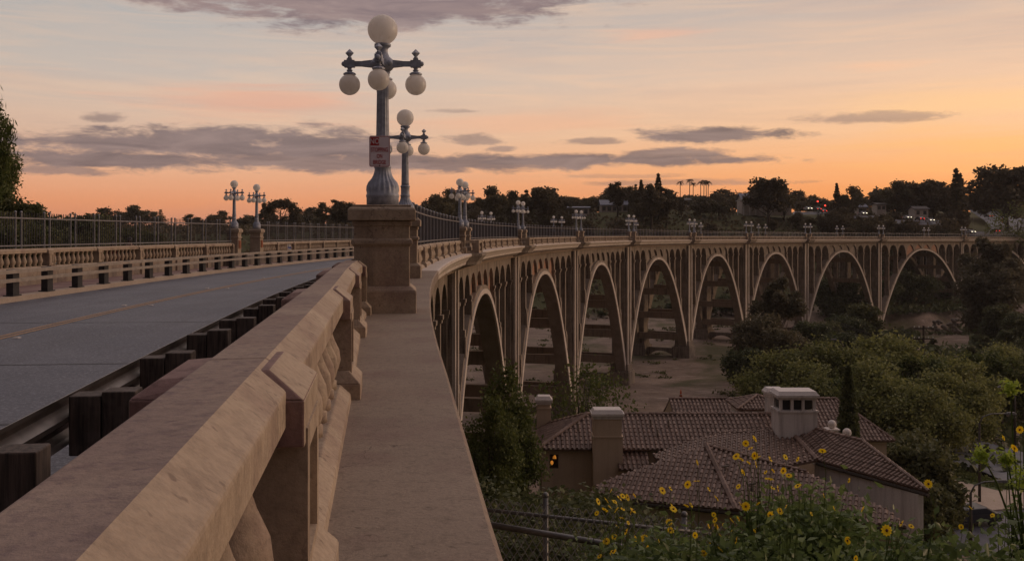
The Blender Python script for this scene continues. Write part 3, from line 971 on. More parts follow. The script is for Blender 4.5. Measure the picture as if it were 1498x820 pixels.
# little balustrade on each refuge bay
for i, c in enumerate(PAIRS):
    root = empty('bay_balustrade', pt(c, .8, -1.0)); tag(root, 'small projecting balustrade of the %s refuge bay, between its two pedestals' % ORD[i], 'balustrade', 'refuge bay balustrades')
    out = .80
    path = [(c-PH-.05,.18),(c-PH+.25,out),(c+PH-.25,out),(c+PH+.05,.18)]
    for nm, z0, z1, w in (('plinth',-1.02,-.88,.14),('cap',-.47,-.335,.15)):
        mb = MB()
        for (sa, na), (sb, nb) in zip(path[:-1], path[1:]):
            d = Vector((sb-sa, nb-na)).normalized(); q = Vector((-d.y, d.x))*w
            mb.hexa([pt(sa-q.x,na-q.y,z0),pt(sb-q.x,nb-q.y,z0),pt(sb+q.x,nb+q.y,z0),pt(sa+q.x,na+q.y,z0),
                     pt(sa-q.x,na-q.y,z1),pt(sb-q.x,nb-q.y,z1),pt(sb+q.x,nb+q.y,z1),pt(sa+q.x,na+q.y,z1+.001)])
        o = mb.build(nm, M['conc'], root, True); recalc(o)
    for s, n in (path[1], path[2]):
        mb = MB(); sbox(mb, s-.17, s+.17, n-.17, n+.17, -1.03, -.32)
        o = mb.build('pilaster', M['conc'], root, True); recalc(o)
    for j in range(6):
        s = path[1][0]+.3+(path[2][0]-path[1][0]-.6)*j/5
        link_mesh('baluster', BALS, root, True, pt(s, out, -.905), -heading(s))
# left parapet
endsL = [6.0] + [x for c in PAIRS for x in (c-1.85-.3, c+1.85+.3)]
stL = [(endsL[2*i], endsL[2*i+1]) for i in range(8)]
for i, (a, b) in enumerate(stL):
    w = ['in front of the trees, up to the twin pedestals', 'beyond the twin pedestals'][i] if i < 2 else 'from the %s to the %s lamp pair' % (ORD[i-1], ORD[i])
    if i < 2:
        balustrade('stone balustrade across the road '+w, a, b, nl, -.13, 3.4, 1, -1, GB)
    else:
        balustrade('stone balustrade of the left parapet '+w, a, b, nl, -.13, 6, 0, -1, GB)
    if i < 2:
        fence('grey picket fence across the road '+w, a+.05, b-.05, nl, -.13, 96)
    else:
        fence('grey picket fence of the left parapet '+w, a+.05, b-.05, nl, -.13, simple=True)

# guard rails ---------------------------------------------------------------
g = empty('guardrail', pt(-8, -1.75, -1.72)); tag(g, 'steel guardrail on dark timber posts beside the foreground balustrade', 'guardrail')
def gn(s): return -1.86 - .012*max(0, s+2)
wprof = [(0,-1.0),(.03,-1.02),(.06,-1.06),(.06,-1.09),(-.005,-1.135),(-.005,-1.165),(.06,-1.21),(.06,-1.24),(.03,-1.28),(0,-1.31)]
wp = [(-n, z) for n, z in wprof] + [(-n+.006, z) for n, z in wprof[::-1]]
mb = MB(); sweep(mb, wp, frange(-16, 21, 1.0), nf=gn); o = mb.build('beam', M['rust_steel'], g, True, smooth=False); recalc(o)
for i, s in enumerate(np.arange(-13.65, 20, 1.8)):
    n = gn(s)
    rr = random.Random(i)
    mb = MB(); t = rr.uniform(-.015,.015)
    sbox(mb, s-.105, s+.105, n+.012, n+.20, -1.38, -1.0+t); o = mb.build('block', M['wood'], g, True, bevel=.008); recalc(o)
    mb = MB(); sbox(mb, s-.1, s+.1, n+.207, n+.41, -1.7, -.97+t+rr.uniform(-.01,.015)); o = mb.build('post', M['wood'], g, True, bevel=.008); recalc(o)
g = empty('guardrail', pt(25, -10.25, -1.58)); tag(g, 'low two-rail guardrail with stubby dark posts on the far kerb', 'guardrail')
for z0, z1 in ((-1.22,-1.13),(-1.0,-.905)):
    mb = MB(); sweep(mb, [(-10.06,z0),(-9.98,z0),(-9.98,z1),(-10.06,z1)], frange(2, 110, 2)); o = mb.build('rail', M['rail_paint'], g, True); recalc(o)
for s in np.arange(3, 110, 2.0):
    mb = MB(); sbox(mb, s-.17, s+.17, -10.24, -10.065, -1.60, -.90); sbox(mb, s-.24, s+.24, -10.29, -10.035, -1.60, -1.55)
    o = mb.build('post', M['black'], g, True); recalc(o)

# sign on the lamp -----------------------------------------------------------
sg = empty('no_stopping_sign', pt(-.16, .0, 1.0), -heading(0)); tag(sg, 'white sign with red letters reading NO STOPPING ON BRIDGE, fixed to the big lamp shaft', 'sign')
W_, H_ = .265, .40
yo = -.135
sg.location = pt(0, -.01, 1.06); sg.rotation_euler = (0,0,.06)
def rrect(w, h, r, n=5):
    pts = []
    for cx, cz, a0 in ((w/2-r,h/2-r,0),(-w/2+r,h/2-r,90),(-w/2+r,-h/2+r,180),(w/2-r,-h/2+r,270)):
        for k in range(n+1):
            a = R(a0+90*k/n); pts.append((cx+r*math.cos(a), cz+r*math.sin(a)))
    return pts
sx = -.02
o = MB().prism([(sx+x, yo, z) for x, z in rrect(W_, H_, .025)], (0,.006,0)).build('panel', M['sign_white'], sg); recalc(o)
# thin red border
po, pi_ = rrect(W_-.012, H_-.012, .02), rrect(W_-.022, H_-.022, .016)
n = len(po); vs = [(sx+x, yo-.0015, z) for x, z in po] + [(sx+x, yo-.0015, z) for x, z in pi_]
o = MB().add(vs, [(i, (i+1)%n, n+(i+1)%n, n+i) for i in range(n)]).build('border', M['sign_red'], sg)
o = MB().prism([(sx-.062+x, yo-.0005, .128+z) for x, z in rrect(.112, .105, .01)], (0,-.002,0)).build('red_square', M['sign_red'], sg); recalc(o)
def text(body, x, z, size, mat, parent, name='lettering', sx_=1.0):
    c = bpy.data.curves.new(name, 'FONT'); c.body = body; c.size = size; c.align_x = 'CENTER'; c.align_y = 'CENTER'; c.extrude = .0008; c.offset = size*.010
    ob = bpy.data.objects.new(name, c); COL.objects.link(ob)
    dg = bpy.context.evaluated_depsgraph_get(); me = bpy.data.meshes.new_from_object(ob.evaluated_get(dg))
    bpy.data.objects.remove(ob)
    me.materials.clear(); me.materials.append(mat)
    t = link_mesh(name, me, parent); t.location = (x, yo-.0042, z); t.rotation_euler = (R(90),0,0); t.scale = (sx_,1,1)
    return t
text('NO', sx-.062, .126, .098, M['sign_white'], sg, sx_=.78)
text('STOPPING', sx, .018, .078, M['sign_red'], sg, sx_=.60)
text('ON', sx, -.064, .07, M['sign_red'], sg, sx_=.66)
text('BRIDGE', sx, -.142, .074, M['sign_red'], sg, sx_=.66)
o = MB().lathe([(.008,0),(.006,.004)],(0,0,0),10).build('bolt', M['black'], sg); o.location = (sx,yo-.001,-.183); o.rotation_euler=(R(90),0,0)
o = MB().box(-.1,.06,yo+.0065,yo+.03,.1,.13).box(-.1,.06,yo+.0065,yo+.03,-.13,-.1).box(-.05,.01,yo+.03,-.1,.105,.125).box(-.05,.01,yo+.03,-.1,-.125,-.105).build('bracket', M['galv'], sg)
# ------------------------------------------------------------------ vegetation
nrs = np.random.RandomState(5)
def leaf_mesh(name, centers, size, mat, rs, aspect=1.6, up=0.0, jitter=0.35):
    """one folded quad leaf per centre"""
    c = np.asarray(centers, dtype=float); n = len(c)
    a = rs.normal(size=(n,3)); a[:,2] *= (1-up); a /= np.linalg.norm(a,axis=1)[:,None]+1e-9
    b = rs.normal(size=(n,3)); b -= a*(a*b).sum(1)[:,None]; b /= np.linalg.norm(b,axis=1)[:,None]+1e-9
    sz = size*(1+jitter*rs.uniform(-1,1,n))[:,None]
    L, W = a*sz*aspect*.5, b*sz*.5
    nn = np.cross(a,b)*sz*.15
    v = np.stack([c-L, c-W*1.0+nn, c+L, c+W*1.0+nn],1).reshape(-1,3)
    me = bpy.data.meshes.new(name)
    f = np.arange(4*n).reshape(n,4)
    me.vertices.add(4*n); me.loops.add(4*n); me.polygons.add(n)
    me.vertices.foreach_set('co', v.ravel())
    me.loops.foreach_set('vertex_index', f.ravel())
    me.polygons.foreach_set('loop_start', np.arange(n)*4)
    me.polygons.foreach_set('loop_total', np.full(n,4))
    me.update(calc_edges=True)
    me.materials.append(mat)
    return me

def clump_points(blobs, n, rs, per=14, spread=.28, inner=.5):
    """blobs: (x,y,z,rx,ry,rz); leaves gather in clumps on and in the blobs"""
    B = np.array(blobs, float)
    vol = (B[:,3]*B[:,4]*B[:,5])**.75; pr = vol/vol.sum()
    k = max(1, n//per)
    idx = rs.choice(len(B), k, p=pr)
    d = rs.normal(size=(k,3)); d /= np.linalg.norm(d,axis=1)[:,None]
    r = inner+(1-inner)*rs.uniform(0,1,k)**.6
    cc = B[idx,:3] + d*r[:,None]*B[idx,3:]
    sp = spread*B[idx,3:].mean(1)
    pts = np.repeat(cc, per, 0) + rs.normal(size=(k*per,3))*np.repeat(sp, per)[:,None]*np.array([1,1,.75])
    return pts

def limbs(mb, base, top, blobs, rs, r0, nb):
    base, top = Vector(base), Vector(top)
    pts = [base.lerp(top, t)+Vector((rs.uniform(-1,1), rs.uniform(-1,1), 0))*r0*1.2*(t>0) for t in (0,.3,.6,1)]
    mb.tube(pts, [r0*1.25, r0*.95, r0*.7, r0*.25], 7)
    for i in range(nb):
        bl = blobs[rs.randint(len(blobs))]
        st = pts[1].lerp(pts[3], rs.uniform(0,.75))
        en = Vector(bl[:3])+Vector((rs.uniform(-.4,.4)*bl[3], rs.uniform(-.4,.4)*bl[4], rs.uniform(-.1,.5)*bl[5]))
        mid = st.lerp(en,.5)+Vector((0,0,-.08*(en-st).length))
        mb.tube([st, mid, en], [r0*.4, r0*.25, r0*.08], 5)

PROTO = {}
def tree_proto(key, name, H, blobs, n, leaf, lm, bark, seed, nb=10, r0=None, per=14, spread=.28, inner=.5, aspect=1.6, up=0.0, trunk_top=None):
    rs = np.random.RandomState(seed)
    pts = clump_points(blobs, n, rs, per, spread, inner)
    crown = leaf_mesh('crown', pts, leaf, lm, rs, aspect, up)
    mb = MB(); limbs(mb, (0,0,-1.0), trunk_top or (0,0,H*.72), blobs, rs, r0 or H*.022, nb)
    PROTO[key] = (name, H, crown, mb.mesh('trunk', bark, True))

def blobset(seed, H, W, z0, k, lump=.42, shape='round'):
    rs = np.random.RandomState(seed); out = []
    zc, rz = (H+z0)/2, (H-z0)/2
    for i in range(k):
        for _ in range(50):
            p = rs.uniform(-1,1,3)
            if np.linalg.norm(p) < 1 and np.linalg.norm(p) > .25: break
        if shape == 'cone': p[:2] *= max(.15, (1-p[2])/1.6)
        s = lump*rs.uniform(.6,1.15)
        out.append((p[0]*W*(1-s*.6), p[1]*W*(1-s*.6), zc+p[2]*rz*(1-s*.7), W*s, W*s, rz*s*.85+.05))
    return out

tree_proto('oak1','broadleaf_tree',10,blobset(1,10,5.2,2,16),3600,.48,M['leaf_far'],M['bark'],1)
tree_proto('oak2','broadleaf_tree',10,blobset(2,10,4.4,2.5,14),3600,.48,M['leaf_far2'],M['bark'],2)
tree_proto('oak3','broadleaf_tree',10,blobset(3,10,5.8,1.5,18,.36),3800,.5,M['leaf_far'],M['bark'],3)
tree_proto('tall1','tall_tree',16,blobset(4,16,4.2,3.5,20,.36),3800,.5,M['leaf_far'],M['bark'],4)
tree_proto('airy1','airy_tree',14,blobset(5,14,5.0,5.0,13,.30),2600,.46,M['leaf_far2'],M['bark'],5,14,spread=.3)
tree_proto('umbrella','spreading_tree',13,[(x*1.0,y,z,2.1,2.1,1.2) for x,y,z in ((-3.2,0,9.6),(-1.2,1,11.2),(1.4,-.6,11.6),(3.4,.4,10.2),(0,0,10.4),(-2.2,-1.5,10.6),(2.4,1.6,10.9),(-4.2,.3,8.3),(4.3,-.4,8.8))],3200,.46,M['leaf_far'],M['bark'],6,16)
tree_proto('round','round_tree',13,blobset(7,13,5.0,3.0,22,.32),4200,.46,M['leaf_far'],M['bark'],7,14)
# mid-distance trees
tree_proto('syc1','sycamore_tree',11,blobset(11,11,5.4,1.0,54,.19),17000,.23,M['leaf_bright'],M['bark_pale'],11,18,per=8,spread=.75,inner=.2)
tree_proto('syc2','sycamore_tree',11,blobset(12,11,4.6,1.5,44,.19),14000,.23,M['leaf_bright'],M['bark_pale'],12,18,per=8,spread=.75,inner=.2)
tree_proto('dark1','dark_tree',10,blobset(13,10,5.2,.5,20,.36),9000,.34,M['leaf_dark'],M['bark'],13,12)
tree_proto('dark2','dark_tree',10,blobset(14,10,4.4,.5,18,.36),9000,.34,M['leaf_mid'],M['bark'],14,12)
tree_proto('euc1','eucalyptus_tree',20,blobset(15,20,5.6,6,22,.27),11000,.36,M['leaf_euc'],M['bark_pale'],15,26,per=16,spread=.34,inner=.3,aspect=2.6)
tree_proto('euc2','eucalyptus_tree',20,blobset(16,20,6.6,2,26,.3),13000,.36,M['leaf_euc'],M['bark_pale'],16,26,per=16,spread=.36,inner=.3,aspect=2.6)
tree_proto('slim','slender_tree',12,blobset(17,12,2.7,.5,34,.26),10000,.16,M['leaf_green'],M['bark'],17,22,per=12,spread=.34,inner=.3)
tree_proto('sparse','sparse_tree',10,blobset(18,10,3.6,2.5,20,.28),1900,.17,M['leaf_green'],M['bark'],18,40,per=6,spread=.6,inner=.25,r0=.13)
tree_proto('bushy','shrub',3,blobset(19,3,1.9,0,14,.4),12000,.075,M['leaf_mid'],M['bark'],19,14,r0=.05,trunk_top=(0,0,1.6))
tree_proto('bushyd','shrub',3,blobset(20,3,1.9,0,14,.4),12000,.075,M['leaf_dark'],M['bark'],20,14,r0=.05,trunk_top=(0,0,1.6))
tree_proto('pepper','pepper_tree',10,blobset(21,10,3.6,2.5,16,.4),22000,.12,M['leaf_green'],M['bark'],21,20,per=22,spread=.28,aspect=3.5)
tree_proto('sparseb','sycamore_tree',11,blobset(23,11,3.4,1.5,34,.2),6500,.24,M['leaf_green'],M['bark_pale'],23,34,per=9,spread=.6,inner=.25)
# conifers
def conifer(key, H, W, seed, n=2600, lm='leaf_far', leaf=.45, layers=16):
    rs = np.random.RandomState(seed); pts = []
    for i in range(layers):
        t = (i+.5)/layers; z = H*(.10+.9*t); w = W*(1-t)**.85*(.75+.4*rs.rand())+.12
        for k in range(7):
            a = rs.uniform(0,2*math.pi); m = int(n/layers/7)
            r = w*np.sqrt(rs.uniform(0,1,m))
            aa = a+rs.normal(0,.16,m)
            pts.append(np.stack([r*np.cos(aa), r*np.sin(aa), z-.28*r+rs.normal(0,.14,m)*H/14],1))
    crown = leaf_mesh('crown', np.concatenate(pts), leaf, M[lm], rs, 1.8, .4)
    mb = MB(); mb.tube([(0,0,-1),(0,0,H*.5),(0,0,H*.97)], [H*.02,H*.013,.03], 6)
    PROTO[key] = ('conifer_tree', H, crown, mb.mesh('trunk', M['bark'], True))
conifer('con1', 14, 3.6, 31); conifer('con2', 15, 2.8, 32, 2400)
conifer('con3', 14, 4.2, 33, 2600, 'leaf_far2', .45, 11)
def cyp():
    rs = np.random.RandomState(40); n = 9000; t = rs.uniform(0,1,n)**.8
    w = .52*np.sin(np.pi*np.clip(t*.86+.14,0,1))**.7
    a = rs.uniform(0,2*np.pi,n); r = w*rs.uniform(.55,1,n)
    pts = np.stack([r*np.cos(a), r*np.sin(a), t*8.0],1)
    mb = MB(); mb.tube([(0,0,-1),(0,0,7.5)], [.12,.03], 6)
    PROTO['cypress'] = ('cypress_tree', 8.0, leaf_mesh('crown', pts, .11, M['leaf_dark'], rs, 2.0), mb.mesh('trunk', M['bark'], True))
cyp()
def palm():
    rs = np.random.RandomState(41); H = 16
    mb = MB()
    for k in range(22):
        a = 2*math.pi*k/22+rs.uniform(-.15,.15); e = rs.uniform(-.5,1.1)
        L = 2.0
        pts = []
        for i in range(5):
            t = i/4; r = L*t*math.cos(e*(1-.3*t)); z = L*t*math.sin(e)-1.1*t*t
            pts.append(Vector((r*math.cos(a), r*math.sin(a), H+z)))
        side = Vector((-math.sin(a), math.cos(a), 0))
        for i in range(4):
            w0, w1 = .32*(1-.2*i), .32*(1-.2*(i+1))
            for sg in (-1,1):
                mb.add([pts[i], pts[i+1], pts[i+1]+side*sg*w1-Vector((0,0,.15)), pts[i]+side*sg*w0-Vector((0,0,.15))], [(0,1,2,3)])
    t = MB(); t.tube([(0,0,-2),(.1,0,H*.5),(0,0,H)], [.26,.2,.17], 7)
    PROTO['palm'] = ('palm_tree', H, mb.mesh('crown', M['leaf_far']), t.mesh('trunk', M['bark'], True))
palm()

def plant(key, x, y, h, label, group=None, wide=1.0, cat='tree', rz=None, gz=None):
    name, H, crown, trunk = PROTO[key]
    z = ground_z(x, y) if gz is None else gz
    r = empty(name, (x, y, z), random.uniform(0, 6.28) if rz is None else rz)
    s = h/H; r.scale = (s*wide, s*wide, s)
    tag(r, label, cat, group)
    link_mesh('crown', crown, r); link_mesh('trunk', trunk, r)
    return r
def tree(key, px, top, d, label, group=None, wide=1.0, cat='tree', minh=2.0, rz=None):
    p = at(px, top, d); g = ground_z(p.x, p.y)
    h = max(minh, p.z-g)
    return plant(key, p.x, p.y, h, label, group, wide, cat, rz)

# --- left of the bridge
for px, top, d, key, w, lab in ((-14,203,43,'pepper',.62,'tall drooping tree cut by the left edge of the view'),
        (-34,110,36,'pepper',.40,'leafy branch of a tree at the upper left edge of the view'),):
    tree(key, px, top, d, lab, None, w)
GLs = 'green shrubs behind the left fence'
k = 0
for px, top, d in ((10,282,40),(42,288,43),(70,296,42),(88,303,40),(108,306,44),(132,312,47),(150,318,50),(172,324,52),(196,330,54),(222,334,55),(28,305,37),(60,318,38),(95,322,39),(120,326,42),(250,337,56),(0,318,36),(145,335,45),(185,340,50)):
    p = at(px, top, d)
    tree(['bushy','dark2','bushy','dark1'][k%4], px, top, d, 'green shrub in the thicket behind the left fence', GLs, 1.0 if k%2 else .8, 'shrub'); k += 1
# --- skyline trees, left to right: (kind, px, top, d, label)
sky = [('con1',386,292,330,'pointed conifer low on the skyline left of the twin lamps'),
 ('umbrella',411,291,300,'umbrella-shaped tree on the skyline right of the twin lamps'),
 ('tall1',432,304,300,'small round tree right of the umbrella-shaped tree on the left skyline'),
 ('tall1',492,288,310,'tall clumpy tree on the skyline left of the big lamp'),
 ('airy1',473,296,320,'pointed airy tree beside the clumpy tree left of the big lamp'),
 ('round',506,293,315,'dark broad tree just left of the big pedestal'),
 ('airy1',640,284,300,'loose tree on the skyline left of the first right-hand lamp pair'),
 ('airy1',655,276,320,'thin tree behind the first right-hand lamp pair'),
 ('airy1',722,272,320,'airy tree on the skyline between the first and second lamp pairs'),
 ('airy1',748,279,330,'twiggy tree on the skyline left of the second lamp pair'),
 ('con3',770,277,330,'dark conifer behind the second lamp pair'),
 ('round',795,268,330,'rounded tree on the skyline above the third lamp pair'),
 ('tall1',903,262,340,'tall twin-topped tree above the grey mansion'),
 ('round',918,270,360,'lollipop tree on the skyline right of the mansion'),
 ('con3',930,269,350,'small conifer right of the mansion'),
 ('con1',938,263,350,'slim conifer right of the mansion'),
 ('con2',963,254,335,'tallest dark conifer in the middle of the skyline'),
 ('tall1',952,264,330,'dark tree at the left foot of the tallest middle conifer'),
 ('tall1',975,270,335,'dark tree at the right foot of the tallest middle conifer'),
 ('round',1123,254,350,'big round-crowned tree towering over the gabled house'),
 ('airy1',1147,275,360,'small airy tree right of the big round-crowned tree'),
 ('con2',1224,268,380,'dark pointed tree left of the red traffic lights'),
 ('airy1',1246,272,380,'airy tree right of the pointed dark tree on the right skyline'),
 ('round',1340,260,400,'rounded tree rising on the right skyline'),
 ('tall1',1366,256,400,'narrow tall tree on the right skyline'),
 ('con2',1399,247,380,'left one of the two tall spruces on the right skyline'),
 ('con2',1405,254,384,'right one of the two tall spruces on the right skyline'),
 ('airy1',1312,264,400,'sparse tree on the skyline left of the rounded right tree'),
 ('round',1473,234,395,'very large domed tree at the right edge of the skyline'),
 ('tall1',1444,262,500,'dark tree left of the large domed tree'),
 ('sparse',1490,290,352,'lanky tree at the right edge beside the hill road')]
for key, px, top, d, lab in sky: tree(key, px, top, d, lab, None, 1.15 if key in ('round','tall1','umbrella') else 1.0)
for i, (px, top) in enumerate(((995,266),(1009,263),(1014,268),(1025,266),(1030,264.5),(1033,267),(1036,265.5))):
    tree('palm', px, top, 420, ['leftmost single palm on the skyline','tallest palm on the skyline','short palm right of the tallest palm','left palm of the right-hand palm cluster','second palm of the right-hand palm cluster','third palm of the right-hand palm cluster','rightmost palm of the palm cluster'][i], 'skyline palms', 1.0, 'palm')
# --- woods on the far bank
GH = 'trees of the wood on the far hillside'
prof = [(0,318),(160,308),(200,304),(240,303),(300,308),(335,306),(380,314),(430,306),(470,308),(520,304),(560,306),(600,300),(640,293),(700,286),(760,284),(800,288),(840,284),(900,278),(960,274),(1000,285),(1060,283),(1100,276),(1160,284),(1200,288),(1250,284),(1300,276),(1340,275),(1400,276),(1440,276),(1498,262)]
rs = np.random.RandomState(77)
keys = ['oak1','oak2','oak3','tall1','oak2','airy1','con3','oak1','round']
def keepout(px, py, r=0):
    # clear windows in front of the houses and the roads
    for (x0,y0,x1,y1) in ((872,284,922,310),(1075,278,1165,312),(1170,292,1212,314),(1412,300,1500,345)):
        if x0 < px < x1 and y0 < py < y1+8: return True
    return False
cnt = 0
def wood(x, dd, h, wide):
    global cnt
    X = (x-CX)/F*dd; g = ground_z(X, dd)
    gy, ty = HY-g/dd*F, HY-(g+h)/dd*F
    if x > 1405 and dd < 462 and ty < 345 and gy > 303: return
    if (dd < 385 and (keepout(x, (ty+gy)/2) or keepout(x, ty+3) or keepout(x, ty+14))) or h < 1.6 or cnt > 280: return
    plant(keys[rs.randint(len(keys))], X, dd, h, 'dark tree among many in the wood on the far hillside', GH, wide); cnt += 1
for px in np.arange(150, 1515, 14.5):
    x = px+rs.uniform(-6,6); dd = 455+rs.uniform(-12,12)
    if x < 560 and rs.rand() < .35: continue
    top_sky = float(np.interp(x, [a for a,b in prof],[b for a,b in prof])) + rs.uniform(-5,7)
    wood(x, dd, (HY-top_sky)/F*dd-ground_z((x-CX)/F*dd, dd), 1.5)
for d in (322, 345, 368, 392, 418):
    for px in np.arange(560 if d < 392 else 300, 1515, 27):
        x = px + rs.uniform(-12,12); dd = d+rs.uniform(-10,10)
        g = ground_z((x-CX)/F*dd, dd)
        top_sky = float(np.interp(x, [a for a,b in prof],[b for a,b in prof])) + rs.uniform(2,12)
        wood(x, dd, min(rs.uniform(4.5,8.5), (HY-top_sky)/F*dd-g), 1.3)
for i, (px, top, dd) in enumerate(((1166,311,356),(1180,315,352),(1200,313,354),(1222,310,356),(1243,316,354),(1258,313,358),(1278,318,352),(1296,314,356),(1318,322,352),(1336,324,350),(1352,319,354),(1374,323,352),(1392,321,356),(1408,330,350),(1290,309,362),(1232,304,364))):
    p = at(px, top, dd); g = ground_z(p.x, dd)
    plant(['oak1','oak2','tall1'][i%3], p.x, dd, max(3, p.z-g), 'dark tree among many in the wood on the far hillside', GH, 1.0 if p.z-g > 8 else 1.5)
# --- trees in the arroyo and beside the bridge
gA = 'dark trees at the foot of the far piers'
def T(key, px, top, d, lab, group=None, wide=1.0): return tree(key, px, top, d, lab, group, wide)
T('slim', 738, 530, 52, 'slender green tree in front of the first two arches', None, .82)
T('slim', 718, 580, 49, 'smaller leafy tree beside the slender green tree, close to the ledge', None, .8)
T('slim', 758, 590, 60, 'low leafy tree left of the left chimney', None, .6)
T('sparse', 848, 518, 70, 'thin half-bare tree behind the house in front of the third arch', None, .85)
T('sparse', 882, 532, 72, 'thin half-bare tree right of its taller neighbour behind the house', None, .8)
T('euc1', 1140, 402, 165, 'tall brownish airy tree in front of the seventh arch', None, .95)
T('euc2', 1105, 450, 150, 'dense dark grey-green tree at the left edge of the grove by the dirt lot', None, 1.1)
T('euc2', 1150, 470, 140, 'broad dusky tree in the middle of the grove by the dirt lot', None, 1.1)
T('dark1', 1090, 500, 138, 'low dark tree with a bare leaning limb by the dirt lot', None, 1.0)
T('euc1', 1446, 344, 245, 'tall eucalyptus standing in front of the right end of the bridge', None, 1.0)
T('euc2', 1456, 372, 238, 'broad eucalyptus crown hiding the arch before the right bridge end', None, 1.2)
T('euc1', 1460, 352, 242, 'slender eucalyptus rising above the bridge rail near the right edge', None, 1.0)
T('euc2', 1440, 390, 240, 'lower eucalyptus left of the tall one at the right end of the bridge', None, .8)
T('euc1', 1475, 375, 250, 'eucalyptus at the right edge in front of the bridge end', None, .9)
for i, (px, top, d) in enumerate(((1190,455,185),(1215,448,190),(1240,440,195),(1262,432,200),(1278,466,195),(1200,480,170),(1230,470,172),(1262,465,175),(1290,470,185),(1180,500,150),(1215,495,155),(1330,484,200),(1500,440,215),(1250,445,205),(1462,440,225),(1455,430,225),(1485,425,230),(1440,470,200),(1475,465,200),(1500,455,195),(1436,495,190),(1420,490,180),(1160,510,145),(1345,500,175),(1300,490,165),(1490,500,160),(1325,478,225),(1345,486,215),(1300,470,232),(1366,490,235),(1440,470,232),(1335,500,190),(1365,505,185),(1270,478,190))):
    T(['dark1','dark2'][i%2], px, top+8+(i*13%19), d, 'dark bushy tree massed around the feet of the right-hand piers', gA, 1.15)
# trees seen through the arches, beyond the bridge
for i, (px, top, d) in enumerate(((985,440,262),(1010,436,262),(1035,432,265),(1070,428,268),(955,452,262),(1220,400,275),(1235,420,270),(1310,390,300),(1330,405,300),(1345,395,302),(880,470,255),(1110,420,270),(1290,400,290))):
    T('dark1', px, top, d, 'dark tree beyond the bridge, seen through an arch', 'dark trees seen through the arches', 1.3)
syc = [(1135,532,112),(1165,520,114),(1195,512,110),(1222,508,112),(1250,515,108),(1290,498,112),(1320,515,110),(1345,520,106),(1375,515,112),(1410,525,108),(1180,545,100),(1215,540,102),(1280,540,98),(1310,548,96),(1385,548,100),(1440,515,118),(1470,505,124),(1495,520,118),(1350,560,92)]
for i, (px, top, d) in enumerate(syc):
    T(['syc1','syc2','syc1','sparseb'][i%4], px, top-14+(i*37%23), d, 'yellow-green leafy tree of the grove behind the tiled houses', 'yellow-green trees behind the houses', 1.15)
T('cypress', 1241, 536, 62, 'narrow dark cypress spire right of the openwork chimney', None, 1.0)
for i, (px, top, d) in enumerate(((1335,640,72),(1345,662,72),(1310,625,76),(1362,700,70),(1342,695,66),(1290,640,74),(1270,622,78))):
    T('dark2', px, top, d, 'dark rounded bush between the tiled house and the street', 'bushes beside the street', 1.1)
for i, (px, top, d) in enumerate(((735,735,17),(770,745,16),(805,752,15),(845,742,16.5),(880,735,18),(720,760,14),(760,782,12.5),(820,785,12.5),(870,775,13),(905,742,20),(850,715,26),(880,708,27),(915,718,25),(700,700,36),(745,700,38),(775,690,44))):
    tree('bushyd' if i%3 else 'bushy', px, top, d, 'dark shrub on the slope behind the chain-link fence', 'shrubs behind the chain-link fence', 1.3, 'shrub', 1.2)

# undergrowth on the far bank: nobody could count it
def undergrowth():
    rs = np.random.RandomState(9); P = []
    for i in range(60000):
        x = rs.uniform(-260, 330); y = rs.uniform(226, 470)
        w = y-.4*x
        if w < 243: continue
        px = CX+F*x/y
        if px < -40 or px > 1540: continue
        g = ground_z(x, y)
        py = HY - g/y*F
        if keepout(px, py-2): continue
        P.append((x, y, g+abs(rs.normal(0,.8))))
    me = leaf_mesh('undergrowth', P, 1.1, M['leaf_far'], rs, 1.3)
    tag(link_mesh('undergrowth', me), kind='stuff')
    P = []
    for i in range(60000):
        x = rs.uniform(20, 210); y = rs.uniform(90, 285)
        w = y-.4*x; px = CX+F*x/y
        if px < 1120 or px > 1540 or y > 300: continue
        g = ground_z(x, y)
        py = HY-g/y*F
        if px < 1200 and py < 560: continue
        if 1340 < px < 1430 and 488 < py < 512: continue
        P.append((x, y, g+abs(rs.normal(0,.7))))
    me = leaf_mesh('undergrowth', P, .8, M['leaf_dark'], rs, 1.3)
    tag(link_mesh('undergrowth', me), kind='stuff')
    P = []
    for i in range(45000):
        x = rs.uniform(85, 235); y = rs.uniform(225, 360)
        px = CX+F*x/y
        if px < 1270 or px > 1540: continue
        g = ground_z(x, y); py = HY-g/y*F
        if py < 395 or (1345 < px < 1420 and 490 < py < 510): continue
        P.append((x, y, g+abs(rs.normal(0,1.1))*(.4+.6*math.sin(x*.31)**2)))
    tag(link_mesh('undergrowth', leaf_mesh('undergrowth', P, .95, M['leaf_dark'], rs, 1.4)), kind='stuff')
    P = []
    for i in range(26000):
        x = rs.uniform(-1.5, 26); y = rs.uniform(2, 44)
        px = CX+F*x/y
        if px < 640 or px > 1560: continue
        P.append((x, y, ground_z(x, y)+abs(rs.normal(0,.2))))
    me = leaf_mesh('slope_grass', P, .08, M['leaf_mid'], rs, 2.6)
    tag(link_mesh('slope_grass', me), kind='stuff')
undergrowth()
def scrub():
    rs = np.random.RandomState(14); P = []
    for i in range(420):
        x = rs.uniform(-45, 70); y = rs.uniform(78, 238)
        px = CX+F*x/y
        if rs.rand() < .35: y = rs.uniform(215, 240)
        z = ground_z(x, y); s = rs.uniform(.25, .9)
        m = int(26*s*2)
        for k in range(m): P.append((x+rs.normal(0,s), y+rs.normal(0,s), z+abs(rs.normal(0,.28*s))))
    tag(link_mesh('scrub', leaf_mesh('scrub', P, .28, M['leaf_mid'], rs, 1.8)), kind='stuff')
scrub()
